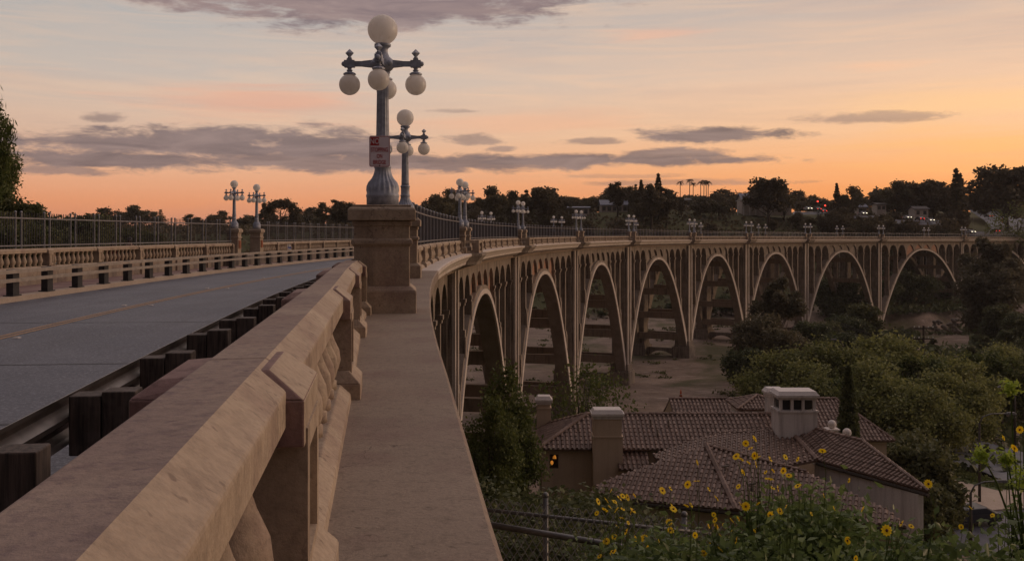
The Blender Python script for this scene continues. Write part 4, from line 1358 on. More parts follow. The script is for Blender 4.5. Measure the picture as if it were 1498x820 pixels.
# ------------------------------------------------------------------ tiled houses
def ray_plane(px, py, P0, n):
    d = at(px, py, 1.0)
    return d*(P0.dot(n)/d.dot(n))
def roof_mesh(poly, tw=.27, tl=.40, rr=.085):
    """barrel tiles laid on a planar convex polygon, eaves to ridge"""
    P = [Vector(p) for p in poly]
    n = (P[1]-P[0]).cross(P[2]-P[0]).normalized()
    if n.z < 0: n = -n
    e = Vector((0,0,1)).cross(n).normalized(); u = n.cross(e).normalized()
    if u.z < 0: u = -u
    O = P[0]
    q = [((p-O).dot(e), (p-O).dot(u)) for p in P]
    mb = MB()
    mb.prism([p-n*.02 for p in P], -n*.12)
    x0, x1 = min(a for a,b in q), max(a for a,b in q)
    m = len(q)
    rnd = random.Random(int(abs(O.x*97)))
    x = x0+tw*.3
    while x < x1:
        ys = []
        for i in range(m):
            (ax, ay), (bx, by) = q[i], q[(i+1)%m]
            if (ax-x)*(bx-x) <= 0 and abs(ax-bx) > 1e-6:
                ys.append(ay+(by-ay)*(x-ax)/(bx-ax))
        if len(ys) >= 2:
            y0, y1 = min(ys), max(ys)
            y = y0-.04
            while y < y1-.08:
                yb = min(y+tl+.05, y1)
                j = rnd.uniform(-.012,.012); lift = rnd.uniform(.0,.012)
                vs = []
                for yy, h, k in ((y,.032+lift,1.0),(yb,.004,.88)):
                    for a in (0,45,90,135,180):
                        vs.append(O+e*(x+j+rr*k*math.cos(R(a)))+u*yy+n*(h+rr*k*.9*math.sin(R(a))))
                mb.add(vs, [(i,i+1,6+i,5+i) for i in range(4)]+[(4,3,2,1,0)])
                y += tl
        x += tw
    return mb, n
def hip_tiles(mb, a, b, r=.13, tl=.42):
    a, b = Vector(a), Vector(b); L = (b-a).length; k = int(L/tl)+1; t = (b-a).normalized()
    s = t.cross(Vector((0,0,1))).normalized(); up = s.cross(t)
    for i in range(k):
        p, q = a+t*(L*i/k-.03), a+t*(L*(i+1)/k)
        vs = []
        for c, kk, h in ((p,.9,.02),(q,1.08,.05)):
            for an in (-10,30,90,150,190):
                vs.append(c+s*r*kk*math.cos(R(an))+up*(r*kk*math.sin(R(an))+h))
        mb.add(vs, [(i_,i_+1,6+i_,5+i_) for i_ in range(4)]+[(0,1,2,3,4),(9,8,7,6,5)])
    return mb
def wall(parent, pts, zb, mat, th=.25, name='wall', ref=None):
    """vertical wall under a polyline of top points, thickness away from the viewer"""
    mb = MB()
    for a, b in zip(pts[:-1], pts[1:]):
        d = (b-a); d.z = 0; nrm = Vector((-d.y, d.x, 0)).normalized()*th
        if nrm.y < 0: nrm = -nrm
        mb.hexa([(a.x,a.y,zb),(b.x,b.y,zb),(b.x+nrm.x,b.y+nrm.y,zb),(a.x+nrm.x,a.y+nrm.y,zb),a,b,b+nrm,a+nrm])
    o = mb.build(name, mat, parent, True); recalc(o); return o
def plane3(a, b, c):
    n = (b-a).cross(c-a).normalized(); return n if n.z > 0 else -n

def chimney(parent, px0, px1, ytop, ybot, d, depth, mat, shoulder=None, openings=0):
    a, b = at(px0, ytop, d), at(px1, ytop, d); zb = at(px0, ybot, d).z-.6; w = b.x-a.x; zt = a.z
    mb = MB()
    if shoulder:
        zs = at(px0, shoulder, d).z
        mb.box(a.x,b.x,d,d+depth,zb,zs); mb.frustum(a.x-.04,b.x+.04,d-.04,d+depth+.04,zs,zs+.08,.0,.0)
        mb.frustum(a.x+.03,b.x-.05,d+.04,d+depth-.04,zs+.08,zt-.45,0,0)
    elif openings:
        mb.box(a.x,b.x,d,d+depth,zb,zt-1.15); mb.box(a.x-.05,b.x+.05,d-.05,d+depth+.05,zt-1.15,zt-1.03)
        k = openings; pw = .16
        for i in range(k+1):
            xx = a.x+.08+(w-.16-pw)*i/k
            mb.box(xx,xx+pw,d+.06,d+.24,zt-1.03,zt-.42); mb.box(xx,xx+pw,d+depth-.24,d+depth-.06,zt-1.03,zt-.42)
        mb.box(a.x+.02,b.x-.02,d+.03,d+depth-.03,zt-.42,zt-.28)
    else:
        mb.box(a.x+.05,b.x-.05,d+.05,d+depth-.05,zb,zt-.45)
    o = mb.build('chimney', mat, parent, True); recalc(o)
    mb = MB(); mb.box(a.x-.1,b.x+.1,d-.1,d+depth+.1,zt-.28,zt-.14); mb.frustum(a.x-.06,b.x+.06,d-.06,d+depth+.06,zt-.1399,zt+.06,.12,.12)
    if not openings: mb.box(a.x-.02,b.x+.02,d-.02,d+depth+.02,zt-.45,zt-.28)
    c = mb.build('chimney_cap', M['white_stucco'] if not openings else mat, o); 
    if openings:
        mb = MB(); mb.box(a.x+.2,b.x-.2,d+.3,d+depth-.3,zt-1.0,zt-.43); mb.build('flue', M['black'], o)

# house with the left wing --------------------------------------------------
HA = empty('stucco_house', at(870, 760, 57)); HA.location.z = -17; tag(HA, 'stucco house wing with a lit window, long tiled ridge and two big chimneys', 'house')
E0, E1 = at(787,656,57), at(1010,656,57)
R0, R1 = at(859,606,60.2), at(1150,606,60.2)
R0.z = R1.z = -10.9; E0.z = E1.z = -12.3
E2 = Vector((E0.x+.0, 63.4, -12.3)); 
front, n_ = roof_mesh([E0, Vector((E1.x+4,57,-12.3)), R1, R0]); front.build('roof', M['tile'], HA, True)
mb, n_ = roof_mesh([E2, E0, R0]); mb.build('roof', M['tile'], HA, True)
mb, n_ = roof_mesh([Vector((E1.x+4,63.4,-12.3)), E2, R0, R1]); mb.build('roof', M['tile'], HA, True)
mb = MB(); hip_tiles(mb, E0, R0); hip_tiles(mb, R1, R0, .11); hip_tiles(mb, E2, R0); mb.build('ridge', M['tile'], HA, True)
wx0, wx1, wy = E0.x+.25, E1.x+3.6, 57.45
mb = MB()
zb, zt = -17.5, -12.36
wl, wr, wz0, wz1 = at(804,0,wy).x, at(817,0,wy).x, at(0,685,wy).z, at(0,664,wy).z
mb.box(wx0,wl,wy,wy+.3,zb,zt); mb.box(wr,wx1,wy,wy+.3,zb,zt); mb.box(wl,wr,wy,wy+.3,zb,wz0); mb.box(wl,wr,wy,wy+.3,wz1,zt)
mb.box(wx0,wx0+.3,wy+.3,63.1,zb,zt); mb.box(wx0+.3,wx1,62.8,63.1,zb,zt)
mb.build('wall', M['stucco'], HA, True)
mb = MB(); fw = .05
mb.box(wl+.002,wl+fw,wy+.08,wy+.16,wz0,wz1); mb.box(wr-fw,wr-.002,wy+.08,wy+.16,wz0,wz1); mb.box(wl+fw,wr-fw,wy+.08,wy+.16,wz1-fw,wz1-.002); mb.box(wl+fw,wr-fw,wy+.08,wy+.16,wz0+.002,wz0+fw)
mb.box((wl+wr)/2-.015,(wl+wr)/2+.015,wy+.1,wy+.14,wz0+fw,wz1-fw)
win = mb.build('window_frame', M['black'], HA, True)
MB().box(wl+fw,wr-fw,wy+.11,wy+.118,wz0+fw,wz1-fw).build('pane', M['pane'], win)
mb = MB(); mb.box(wl-.3,wr+.6,wy+1.0,wy+1.02,wz0-.6,wz1+.4); mb.build('room_wall', M['bark'], HA, True)
lx, lz = (wl*.4+wr*.6), (wz0*.3+wz1*.7)
mb = MB(); mb.lathe([(.11,-.1),(.06,.08)], (lx, wy+.5, lz), 12); mb.lathe([(.06,-.08),(.1,-.2),(.04,-.3)], (lx-.16, wy+.45, lz-.15), 10); mb.build('lit_lamp', M['lamp_warm'], HA, True)
chimney(HA, 868, 911, 601, 705, 56.2, 1.2, M['stucco'], shoulder=640)
chimney(HA, 785.5, 806, 581, 640, 62.5, .9, M['stucco'], shoulder=598)
A0, A1 = at(905,686,55.8), at(950,686,55.8)
mb, n_ = roof_mesh([A0, A1, Vector((A1.x,57.4,A1.z+.75)), Vector((A0.x,57.4,A0.z+.75))]); mb.build('lean_to_roof', M['tile'], HA, True)
mb = MB(); mb.box(A0.x+.1,A1.x-.1,56.0,57.44,-17.5,A0.z-.1); mb.build('wall', M['stucco'], HA, True)
mb = MB(); p = at(961,660,57.3); mb.tube([(p.x,57.3,-12.5),(p.x,57.3,-13.6)], .05, 6); mb.build('downpipe', M['galv'], HA, True)
for px, py in ((846,628),(962,637),(978,622),(952,622)):
    p = ray_plane(px, py, E0, plane3(E0,E1,R1)); mb = MB(); mb.tube([p-Vector((0,0,.2)), p+Vector((0,0,.38))], .06, 8); mb.build('vent_pipe', M['bark_pale'], HA, True)

# back house -----------------------------------------------------------------
HB = empty('stucco_house', at(1120, 680, 70)); HB.location.z = -18.5; tag(HB, 'tiled house at the back with a small hip-roofed turret', 'house')
b0, b1 = at(979,583,72), at(1222,583,72)
zt, ze = b0.z, at(980,612,69).z
mb, n_ = roof_mesh([Vector((b0.x,67.6,zt-2.1)), Vector((b1.x+2.6,67.6,zt-2.1)), b1, b0]); mb.build('roof', M['tile'], HB, True)
mb, n_ = roof_mesh([Vector((b1.x+2.6,67.6,zt-2.1)), Vector((b1.x+2.6,76.4,zt-2.1)), b1]); mb.build('roof', M['tile'], HB, True)
mb, n_ = roof_mesh([Vector((b1.x+2.6,76.4,zt-2.1)), Vector((b0.x,76.4,zt-2.1)), b0, b1]); mb.build('roof', M['tile'], HB, True)
mb = MB(); hip_tiles(mb, b0, b1, .11); hip_tiles(mb, (b1.x+2.6,67.6,zt-2.1), b1, .11); mb.build('ridge', M['tile'], HB, True)
mb = MB(); mb.box(b0.x+.02,b1.x+2.2,68,76,-19.5,zt-2.2); mb.prism([(b0.x+.02,68,zt-2.21),(b0.x+.02,76,zt-2.21),(b0.x+.02,72,zt-.15)], (.3,0,0)); mb.build('wall', M['stucco'], HB, True)
# turret
d0 = 62.0
t0, t1 = at(1083,597,d0).x, at(1148,597,d0).x; ty0, ty1 = d0, d0+2.8; tz = at(0,597,d0).z; tx = (t0+t1)/2; apex = Vector((tx, d0+1.4, at(0,578,d0+1.4).z))
c = [Vector((t0-.2,ty0-.2,tz)),Vector((t1+.2,ty0-.2,tz)),Vector((t1+.2,ty1+.2,tz)),Vector((t0-.2,ty1+.2,tz))]
rmb = MB(); hmb = MB()
for i in range(4):
    m_, _ = roof_mesh([c[i], c[(i+1)%4], apex], .22, .34, .07); rmb.add(m_.v, m_.f); hip_tiles(hmb, c[i], apex, .09)
rmb.build('turret_roof', M['tile'], HB, True); hmb.build('ridge', M['tile'], HB, True)
mb = MB(); mb.box(t0,t1,ty0,ty1,-17,tz-.06); mb.build('turret_wall', M['white_stucco'], HB, True)
vx = at(1119,0,d0).x
mb = MB(); mb.box(vx-.18,vx+.18,d0-.04,d0-.003,tz-.85,tz-.28)
for i in range(6): mb.hexa([(vx-.15,d0-.07,tz-.82+i*.085),(vx+.15,d0-.07,tz-.82+i*.085),(vx+.15,d0-.041,tz-.78+i*.085),(vx-.15,d0-.041,tz-.78+i*.085),(vx-.15,d0-.07,tz-.81+i*.085),(vx+.15,d0-.07,tz-.81+i*.085),(vx+.15,d0-.041,tz-.77+i*.085),(vx-.15,d0-.041,tz-.77+i*.085)])
mb.build('louvre_vent', M['stone'], HB, True)
mb = MB()
for px, py in ((1217,622),(1239,634),(1060,621),(1197,640)):
    p = at(px,py,60); mb = MB(); mb.box(p.x-.3,p.x+.3,59.7,60.3,p.z-1.6,p.z-.25); mb.box(p.x-.38,p.x+.38,59.62,60.38,p.z-.25,p.z-.17); mb.sphere((p.x,60,p.z+.08), .26, 14, 10); o = mb.build('ball_finial', M['white_stucco'], HB, True)

# front houses ---------------------------------------------------------------
HM = empty('stucco_house', at(1230, 800, 52)); HM.location.z = -17; tag(HM, 'tiled house with a pale gable wall and the openwork white chimney', 'house')
M1, M2, M5 = at(1140,615,60), at(1195,672,54), at(1358,718,47.5)
nL = None
Lm = at(905,690,56.5); Lm.z = M2.z
nML = plane3(M1, M2, Lm)
q1, q2 = ray_plane(955,664,M1,nML), ray_plane(1003,646,M1,nML)
lo = ray_plane(1010,706,M1,nML)
mb, n_ = roof_mesh([M2, ray_plane(1000,708,M1,nML), q1, q2, ray_plane(1088,622,M1,nML), M1]); mb.build('roof', M['tile'], HM, True)
M5.z = M2.z
M5 = at(1358,718, F*(-M2.z)/(718-HY))
nMR = plane3(M1, M2, M5)
M6 = ray_plane(1262,645,M1,nMR)
mb, n_ = roof_mesh([M2, M5, M6, M1]); mb.build('roof', M['tile'], HM, True)
mb = MB(); hip_tiles(mb, M2, M1, .15); hip_tiles(mb, M1, M6, .12); hip_tiles(mb, M5, M6, .10); mb.build('ridge', M['tile'], HM, True)
dn = Vector((0,0,-.16)); inn = Vector((.0,.42,0))
wall(HM, [M2+dn+inn, M5+dn+inn+Vector((-.3,0,0))], -18, M['white_stucco'])
# gutter board under the eaves
mb = MB(); a_, b_ = M2+Vector((0,-.02,-.2)), M5+Vector((0,-.02,-.2)); mb.tube([a_, b_], .09, 8); mb.build('gutter', M['bark'], HM, True)
wall(HM, [M5+dn+inn+Vector((-.3,0,0)), Vector((M6.x, M6.y, M5.z-.16))], -18, M['white_stucco'])
chimney(HM, 1139, 1196, 574, 640, 57.2, 1.6, M['white_stucco'], openings=3)
chimney(HM, 1122, 1146, 569, 600, 60.5, .8, M['white_stucco'])

HN = empty('stucco_house', at(1080, 900, 50)); HN.location.z = -17; tag(HN, 'nearest low house with a broad two-faced tiled roof behind the yellow flowers', 'house')
N1, N2 = at(1033,651,54.4), at(1076,745,48.8)
Nl = at(858,724,1.0); Nl = Nl*(N2.z/Nl.z)
nNL = plane3(N1, N2, Nl)
mb, n_ = roof_mesh([N2, Nl, ray_plane(880,704,N1,nNL), ray_plane(925,688,N1,nNL), N1]); mb.build('roof', M['tile'], HN, True)
Nr = at(1326,770,1.0); Nr = Nr*(N2.z/Nr.z)
nNR = plane3(N1, N2, Nr)
mb, n_ = roof_mesh([N2, Nr, ray_plane(1300,745,N1,nNR), ray_plane(1180,690,N1,nNR), ray_plane(1100,664,N1,nNR), N1]); mb.build('roof', M['tile'], HN, True)
mb = MB(); hip_tiles(mb, N2, N1, .15); hip_tiles(mb, N1, ray_plane(1180,690,N1,nNR), .10); mb.build('ridge', M['tile'], HN, True)
wall(HN, [Nl+dn+inn, N2+dn+inn, Nr+dn+inn], -18.5, M['stucco'])
mb = MB(); mb.tube([Nl+Vector((0,-.02,-.18)), N2+Vector((0,-.02,-.18)), Nr+Vector((0,-.02,-.18))], .09, 8); mb.build('gutter', M['bark'], HN, True)
for px, py in ((1100,716),(1110,735),(1061,690)):
    p = ray_plane(px, py, N1, nNR); mb = MB(); mb.tube([p-Vector((0,0,.2)), p+Vector((0,0,.3))], .05, 8); mb.tube([p+Vector((-.2,0,.28)), p+Vector((.2,0,.34))], .06, 8); mb.build('vent_pipe', M['bark_pale'], HN, True)

# far houses -----------------------------------------------------------------
def gable_house(label, px0, px1, yr, ye, yb, d, depth, roofm, along=True, chims=(), wins=0, porch=False, dormer=False):
    a, b = at(px0, ye, d), at(px1, ye, d); zr, zb = at(0,yr,d).z, at(0,yb,d).z-3
    H = empty('far_house', (a.x, d, zb)); tag(H, label, 'house')
    mb = MB(); mb.box(a.x,b.x,d,d+depth,zb,a.z)
    ov = .5
    if along:
        mb.prism([(a.x,d+.05,a.z),(a.x,d+depth-.05,a.z),(a.x,d+depth/2,zr-.15)], (.25,0,0)); mb.prism([(b.x-.25,d+.05,a.z),(b.x-.25,d+depth-.05,a.z),(b.x-.25,d+depth/2,zr-.15)], (.25,0,0))
    else:
        mx = (a.x+b.x)/2; mb.prism([(a.x+.05,d,a.z),(b.x-.05,d,a.z),(mx,d,zr-.15)], (0,.25,0)); mb.prism([(a.x+.05,d+depth-.25,a.z),(b.x-.05,d+depth-.25,a.z),(mx,d+depth-.25,zr-.15)], (0,.25,0))
    o = mb.build('wall', M['wall_far'], H, True); recalc(o)
    mb = MB(); t = Vector((0,0,.22))
    if along:
        for y0, y1 in ((d-ov, d+depth/2), (d+depth+ov, d+depth/2)):
            q = [Vector((a.x-ov,y0,a.z-.1)),Vector((b.x+ov,y0,a.z-.1)),Vector((b.x+ov,y1,zr)),Vector((a.x-ov,y1,zr))]; mb.prism(q, t)
    else:
        mx = (a.x+b.x)/2
        for x0, x1 in ((a.x-ov, mx), (b.x+ov, mx)):
            q = [Vector((x0,d-ov,a.z-.1)),Vector((x0,d+depth+ov,a.z-.1)),Vector((x1,d+depth+ov,zr)),Vector((x1,d-ov,zr))]; mb.prism(q, t)
    o = mb.build('roof', roofm, H, True); recalc(o)
    for (px, yt) in chims:
        p = at(px, yt, d+depth/2); mb = MB(); mb.box(p.x-.5,p.x+.5,d+depth/2-.5,d+depth/2+.5,zr-2,p.z); mb.box(p.x-.6,p.x+.6,d+depth/2-.6,d+depth/2+.6,p.z,p.z+.2); mb.build('chimney', M['wall_far'], H, True)
    for i in range(wins):
        x = a.x+(b.x-a.x)*(i+.5)/wins
        mb = MB(); mb.box(x-.6,x+.6,d-.06,d-.004,a.z-2.0,a.z-.6); w = mb.build('window', M['dark_glass'], H, True)
    if porch:
        mb = MB(); mb.box(a.x-2.5,b.x+.3,d-2.6,d-.3,a.z-.6,a.z-.35)
        for i in range(5):
            x = a.x-2.3+(b.x-a.x+2.4)*i/4; mb.box(x-.12,x+.12,d-2.5,d-2.26,zb,a.z-.6)
        mb.build('porch', M['white'], H, True)
    return H
h = gable_house('grey hip-roofed mansion on the far slope', 880, 918, 292.5, 300, 306, 352, 9, M['roof_far'], True, ((894,291),(907,291)), 5)
gable_house('low long-roofed building left of the mansion', 832, 862, 302.5, 304, 308, 345, 5, M['roof_far'], True, (), 3)
gable_house('gabled white-walled house with a porch on the far hill', 1086, 1112, 283, 292, 303, 368, 9, M['roof_far'], True, (), 4, True)
gable_house('narrow pale gable end attached right of the porch house', 1110, 1121, 283, 291, 304, 366, 9, M['roof_far'], False, (), 1)
gable_house('pale cottage right of the porch house', 1130, 1158, 288.5, 296, 303, 360, 8, M['roof_far'], True, (), 3)
gable_house('small red-roofed bungalow below the palms', 994, 1010, 290, 293, 297, 395, 6, M['roof_dark'], True, (), 3)
gable_house('white house half hidden among trees on the right hill', 1283, 1296, 297, 299, 304, 395, 6, M['roof_dark'], True, (), 2)
gable_house('dark-roofed house left of the white house on the right hill', 1256, 1268, 298, 303, 308, 390, 6, M['roof_far'], True, (), 2)
gable_house('dark shed roof beside the road among the right trees', 1338, 1358, 302, 306, 312, 380, 6, M['roof_dark'], True, (), 2)
# ------------------------------------------------------------------ streets
ZS = -21.5
def G(px, py, z=ZS): return at(px, py, F*z/(HY-py))
def sheet(name, pts, z, mat, kind='structure'):
    v = [G(px, py, z) for px, py in pts]
    o = MB().add(v, [tuple(range(len(v)))]).build(name, mat); recalc(o)
    if o.data.polygons[0].normal.z < 0:
        o.data.flip_normals()
    tag(o, kind=kind); return o
M['street'] = concrete('pale street asphalt', (.20,.20,.215), (.11,.11,.12), (.26,.26,.27), .5, .15, streak=False)
sheet('side_street', [(1285,775),(1350,757),(1420,742),(1560,722),(1700,800),(1250,830)], ZS-.1, M['asphalt'])
sheet('street', [(1238,588),(1275,584),(1330,608),(1440,645),(1600,690),(1600,735),(1498,716),(1440,690),(1335,655),(1262,610)], ZS-.1, M['street'])
def slab(name, pts, z, mat, th=.2):
    v = [G(px, py, z) for px, py in pts]
    o = MB().prism([p-Vector((0,0,th)) for p in v], (0,0,th)).build(name, mat); recalc(o); tag(o, kind='structure'); return o
slab('street_pavement', [(1318,690),(1362,676),(1440,697),(1500,720),(1560,735),(1500,742),(1400,748),(1335,745)], ZS+.03, M['kerb'])
o = sheet('grass_strip', [(1356,682),(1375,679),(1435,697),(1484,712),(1462,717),(1400,702)], ZS+.04, M['leaf_green'])
rs = np.random.RandomState(51); P = []
a, b, c_ = G(1360,682), G(1478,713), G(1400,690)
for i in range(3000):
    t = rs.uniform(); p = a.lerp(b, t); P.append((p.x+rs.normal(0,.5), p.y+rs.uniform(-1.1,1.1), ZS+.08))
tag(link_mesh('grass', leaf_mesh('grass', P, .16, M['leaf_green'], rs, 2.0)), kind='stuff')
for name, n_ in (('street_line',0),):
    sheet('street_line', [(1300,602),(1302,602),(1490,672),(1486,672)], ZS-.09, M['white'])

def cobra(label, px, ytop, ybase, d, side=1, arm=2.4):
    b = at(px, ybase, d); h = at(px, ytop, d).z - b.z
    r = empty('street_light', b); tag(r, label, 'street light', 'cobra-head street lights')
    MB().tube([(0,0,-.5),(0,0,h-.8)], [.13,.085], 8).build('pole', M['bark'], r, smooth=True)
    pts = [(0,0,h-.8),(side*.25,0,h-.3),(side*.9,0,h-.05),(side*arm,0,h)]
    MB().tube(pts, [.06,.055,.05,.045], 8).build('arm', M['galv'], r, smooth=True)
    mb = MB(); x0, x1 = sorted((side*(arm-.1), side*(arm+.75))); mb.frustum(x0,x1,-.16,.16,h-.1,h+.09,.12,.06); mb.build('lamp_head', M['galv'], r, bevel=.03)
    MB().lathe([(.6,-.1),(.45,.0)] if False else [(.22,0),(.2,.25),(.14,.3)], (0,0,-.2), 10).build('base_plate', M['stone'], r)
    return r
cobra('tall brown street light with its arm to the right on the street corner', 1433, 604, 735, 80, 1, 2.2)
cobra('nearer street light rising from the flowering bushes', 1420, 703, 800, 66, 1, 1.7)
cobra('far street light at the right edge with its arm to the left', 1485, 565, 652, 99, -1, 1.0)
cobra('small street light among the trees in front of the white pier', 1233, 496, 560, 140, -1, 1.0)

# cars ------------------------------------------------------------------------
def car_proto(colr):
    r = empty('car', (0,0,0)); tag(r, 'car', 'car')
    paint = plain('car paint', colr, .3, .2, .1, 2, 0, .5)
    prof = [(-2.1,.35),(2.1,.35),(2.15,.6),(2.05,.82),(1.2,.92),(.55,1.36),(-.9,1.4),(-1.65,.98),(-2.1,.92),(-2.18,.6)]
    MB().prism([(-.86,y,z) for y,z in prof], (1.72,0,0)).build('body', paint, r, bevel=.08)
    for s in (-1,1):
        MB().prism([(s*.862,y,z) for y,z in ((1.05,.95),(.5,1.3),(-.85,1.33),(-1.45,.98))], (s*.01,0,0)).build('side_window', M['dark_glass'], r)
        for y in (-1.3,1.35):
            w = MB(); w.lathe([(.2,-.09),(.32,-.09),(.33,0),(.32,.09),(.2,.09)], (0,0,0), 14); o = w.build('wheel', M['black'], r); o.location = (s*.8,y,.33); o.rotation_euler = (0,R(90),0)
        MB().box(s*.62-.2,s*.62+.2,2.06,2.16,.6,.78).build('headlight', M['head'], r)
        MB().box(s*.66-.16,s*.66+.16,-2.2,-2.08,.62,.85).build('taillight', M['tail'], r)
    MB().prism([(-.75,1.17,.95),(.75,1.17,.95),(.68,.6,1.345),(-.68,.6,1.345)], (0,.012,.016)).build('windscreen', M['dark_glass'], r)
    MB().prism([(-.7,-1.62,1.01),(.7,-1.62,1.01),(.64,-.95,1.385),(-.64,-.95,1.385)], (0,-.012,.016)).build('rear_window', M['dark_glass'], r)
    return r
CW, CD = car_proto((.5,.5,.5)), car_proto((.05,.05,.06))
usedc = set()
def car(proto, pos, rz, label, group='cars on the streets'):
    r = proto if id(proto) not in usedc else dup(proto); usedc.add(id(proto))
    r.location = pos; r.rotation_euler = (0,0,rz); r['label'] = label; r['group'] = group
    return r
car(CD, G(1418,766,ZS-.1), R(100), 'dark car with headlights on in the side street behind the flowers')
car(CD, G(1305,608,ZS-.1), R(50), 'dark car with red tail lights far down the tree-lined street')
car(CW, G(1322,622,ZS-.1), R(232), 'pale car coming up the tree-lined street')
car(CD, G(1378,645,ZS-.1), R(232), 'dark car parked under the street trees')

# hill road and what is on it ---------------------------------------------------
def drape(name, left, right, mat, up=.35):
    """strip laid on the hillside between two pixel lines (same length)"""
    vs = []; fs = []
    for (a, b) in zip(left, right):
        for p in (a, b): vs.append(hit(p[0], p[1])+Vector((0,0,up)))
    for i in range(len(left)-1): fs.append((2*i,2*i+1,2*i+3,2*i+2))
    o = MB().add(vs, fs).build(name, mat); recalc(o)
    tag(o, kind='structure'); return o
def hillquad(name, pts, mat, d, d1):
    n = len(pts)
    v = [at(px, py, dd) for (px, py, dd) in pts]
    o = MB().add(v, [tuple(range(n))]).build(name, mat); recalc(o); tag(o, kind='structure'); return o
hillquad('hill_road', [(1415,306,470),(1446,305,470),(1470,313,440),(1500,321,415),(1560,335,400),(1560,345,385),(1440,345,385),(1450,335,400),(1440,322,430)], M['street'], 0, 0)
far_cars = [(1182,305,372,0),(1195,306,372,1),(1203,309,368,1),(1327,318,372,0),(1345,320,372,1),(1360,322,370,0),(1436,310,452,1),(1446,316,432,1),(1470,333,398,0),(1455,338,390,1),(1400,338,372,0),(1385,337,372,1),(1420,339,372,0),(1262,312,372,0)]
for i, (px, py, d, k) in enumerate(far_cars):
    p = at(px, py, d)
    lab = ['pale car with bright headlights far off among the hillside trees','dark car showing red tail lights far off among the hillside trees'][k]
    car([CW, CD][k], p+Vector((0,0,-.6)), R(185 if k == 0 else 8), lab, 'distant cars on the hill roads')
M['tar'] = M['asphalt']
for (pts) in ([(1160,308,374),(1215,308,374),(1218,312,366),(1160,312,366)], [(1310,320,376),(1380,321,376),(1385,327,366),(1305,327,366)], [(1240,314,376),(1290,314,376),(1290,318,368),(1240,318,368)], [(1370,337,378),(1440,337,378),(1440,343,364),(1370,343,364)]):
    hillquad('hill_road', [(px, py+1.5, d) for px, py, d in pts], M['asphalt'], 0, 0)
def signal(label, px, py, d, red=True):
    p = at(px, py, d); g = ground_z(p.x, p.y)
    r = empty('traffic_light', (p.x, p.y, min(g, p.z-4))); tag(r, label, 'traffic light', 'traffic lights on the far hill')
    h = p.z - r.location.z
    MB().tube([(0,.3,0),(0,.3,h+.6)], .09, 6).build('pole', M['galv'], r)
    MB().box(-.22,.22,-.12,.2,-.75+h,.75+h).build('housing', M['black'], r)
    o = MB().sphere((0,-.12,h+.35), .28, 12, 8).build('red_lens', M['red_signal'], r, smooth=True)
for lab, px, py, d in (('left red traffic light by the far houses',1196,296,365),('right red traffic light by the far houses',1207,302,365),('red traffic light above the hill road',1424,298,420)): signal(lab, px, py, d)
def warn(px, py, d):
    p = at(px, py, d); r = empty('warning_sign', (p.x, p.y, p.z-4)); tag(r, 'orange diamond sign on a post beside the hill road', 'sign')
    MB().tube([(0,0,-1),(0,0,4)], .07, 6).build('post', M['galv'], r)
    o = MB().prism([(0,-.1,3.1),(.9,-.1,4),(0,-.1,4.9),(-.9,-.1,4)], (0,.04,0)).build('panel', M['orange'], r); recalc(o)
warn(1466, 322, 392)
# traffic cone
p = hit(998, 575); c = empty('traffic_cone', p); tag(c, 'small orange cone on the dirt lot behind the house', 'cone')
c.location = at(996,577,F*22.0/(577-HY)); c.location.z = ground_z(c.location.x, c.location.y)+.05
MB().lathe([(.22,0),(.05,.95),(.04,1.0)], (0,0,.04), 14).build('body', M['orange'], c, smooth=True); MB().box(-.32,.32,-.32,.32,0,.05).build('base', M['black'], c)
MB().lathe([(.17,.34),(.125,.55)], (0,0,.0), 14).build('band', M['white'], c, smooth=True)
# rubble walls / rocks at the last pier
for (px, py, w, lab) in ((1385,478,7,'rubble stone wall at the foot of the last big pier'),(1425,460,7,'rubble stone wall on the bank right of the last big pier')):
    b = at(px, py, 262 if px < 1400 else 300)
    mb = MB(); rr = random.Random(px)
    for i in range(40):
        x, z = rr.uniform(-w/2,w/2), rr.uniform(-1.5,2.0)
        mb.sphere((b.x+x, b.y+rr.uniform(-.4,.4), b.z+z), rr.uniform(.35,.7), 7, 5, .75)
    o = mb.build('rubble_wall', M['stone']); tag(o, lab, 'wall')

# utility pole -------------------------------------------------------------------
d = 128; b = at(1351, 530, d); top = at(1351, 476, d)
u = empty('utility_pole', (b.x, d, ground_z(b.x, d))); tag(u, 'brown timber utility pole with two crossarms and sagging wires', 'utility pole')
hz = top.z-u.location.z
MB().tube([(0,0,-.5),(0,0,hz)], [.2,.13], 8).build('pole', M['bark'], u)
for z in (hz-.35, hz-1.7):
    MB().box(-1.3,1.3,-.12,-.0,z-.08,z+.08).build('crossarm', M['bark'], u)
    for x in (-1.2,-.6,.6,1.2): MB().lathe([(.03,0),(.08,.05),(.06,.14),(.08,.2)], (x,-.06,z+.08), 8).build('insulator', M['white'], u)
q = at(1210, 470, 150)
for x in (-1.2,-.6,.6,1.2):
    A_, B_ = Vector((b.x+x, d-.06, top.z-.1)), q+Vector((x*.8,0,x*.3))
    pts = [A_.lerp(B_, t/10)+Vector((0,0,-1.6*math.sin(math.pi*t/10))) for t in range(11)]
    MB().tube(pts, .022, 4).build('wire', M['black'], u, True)

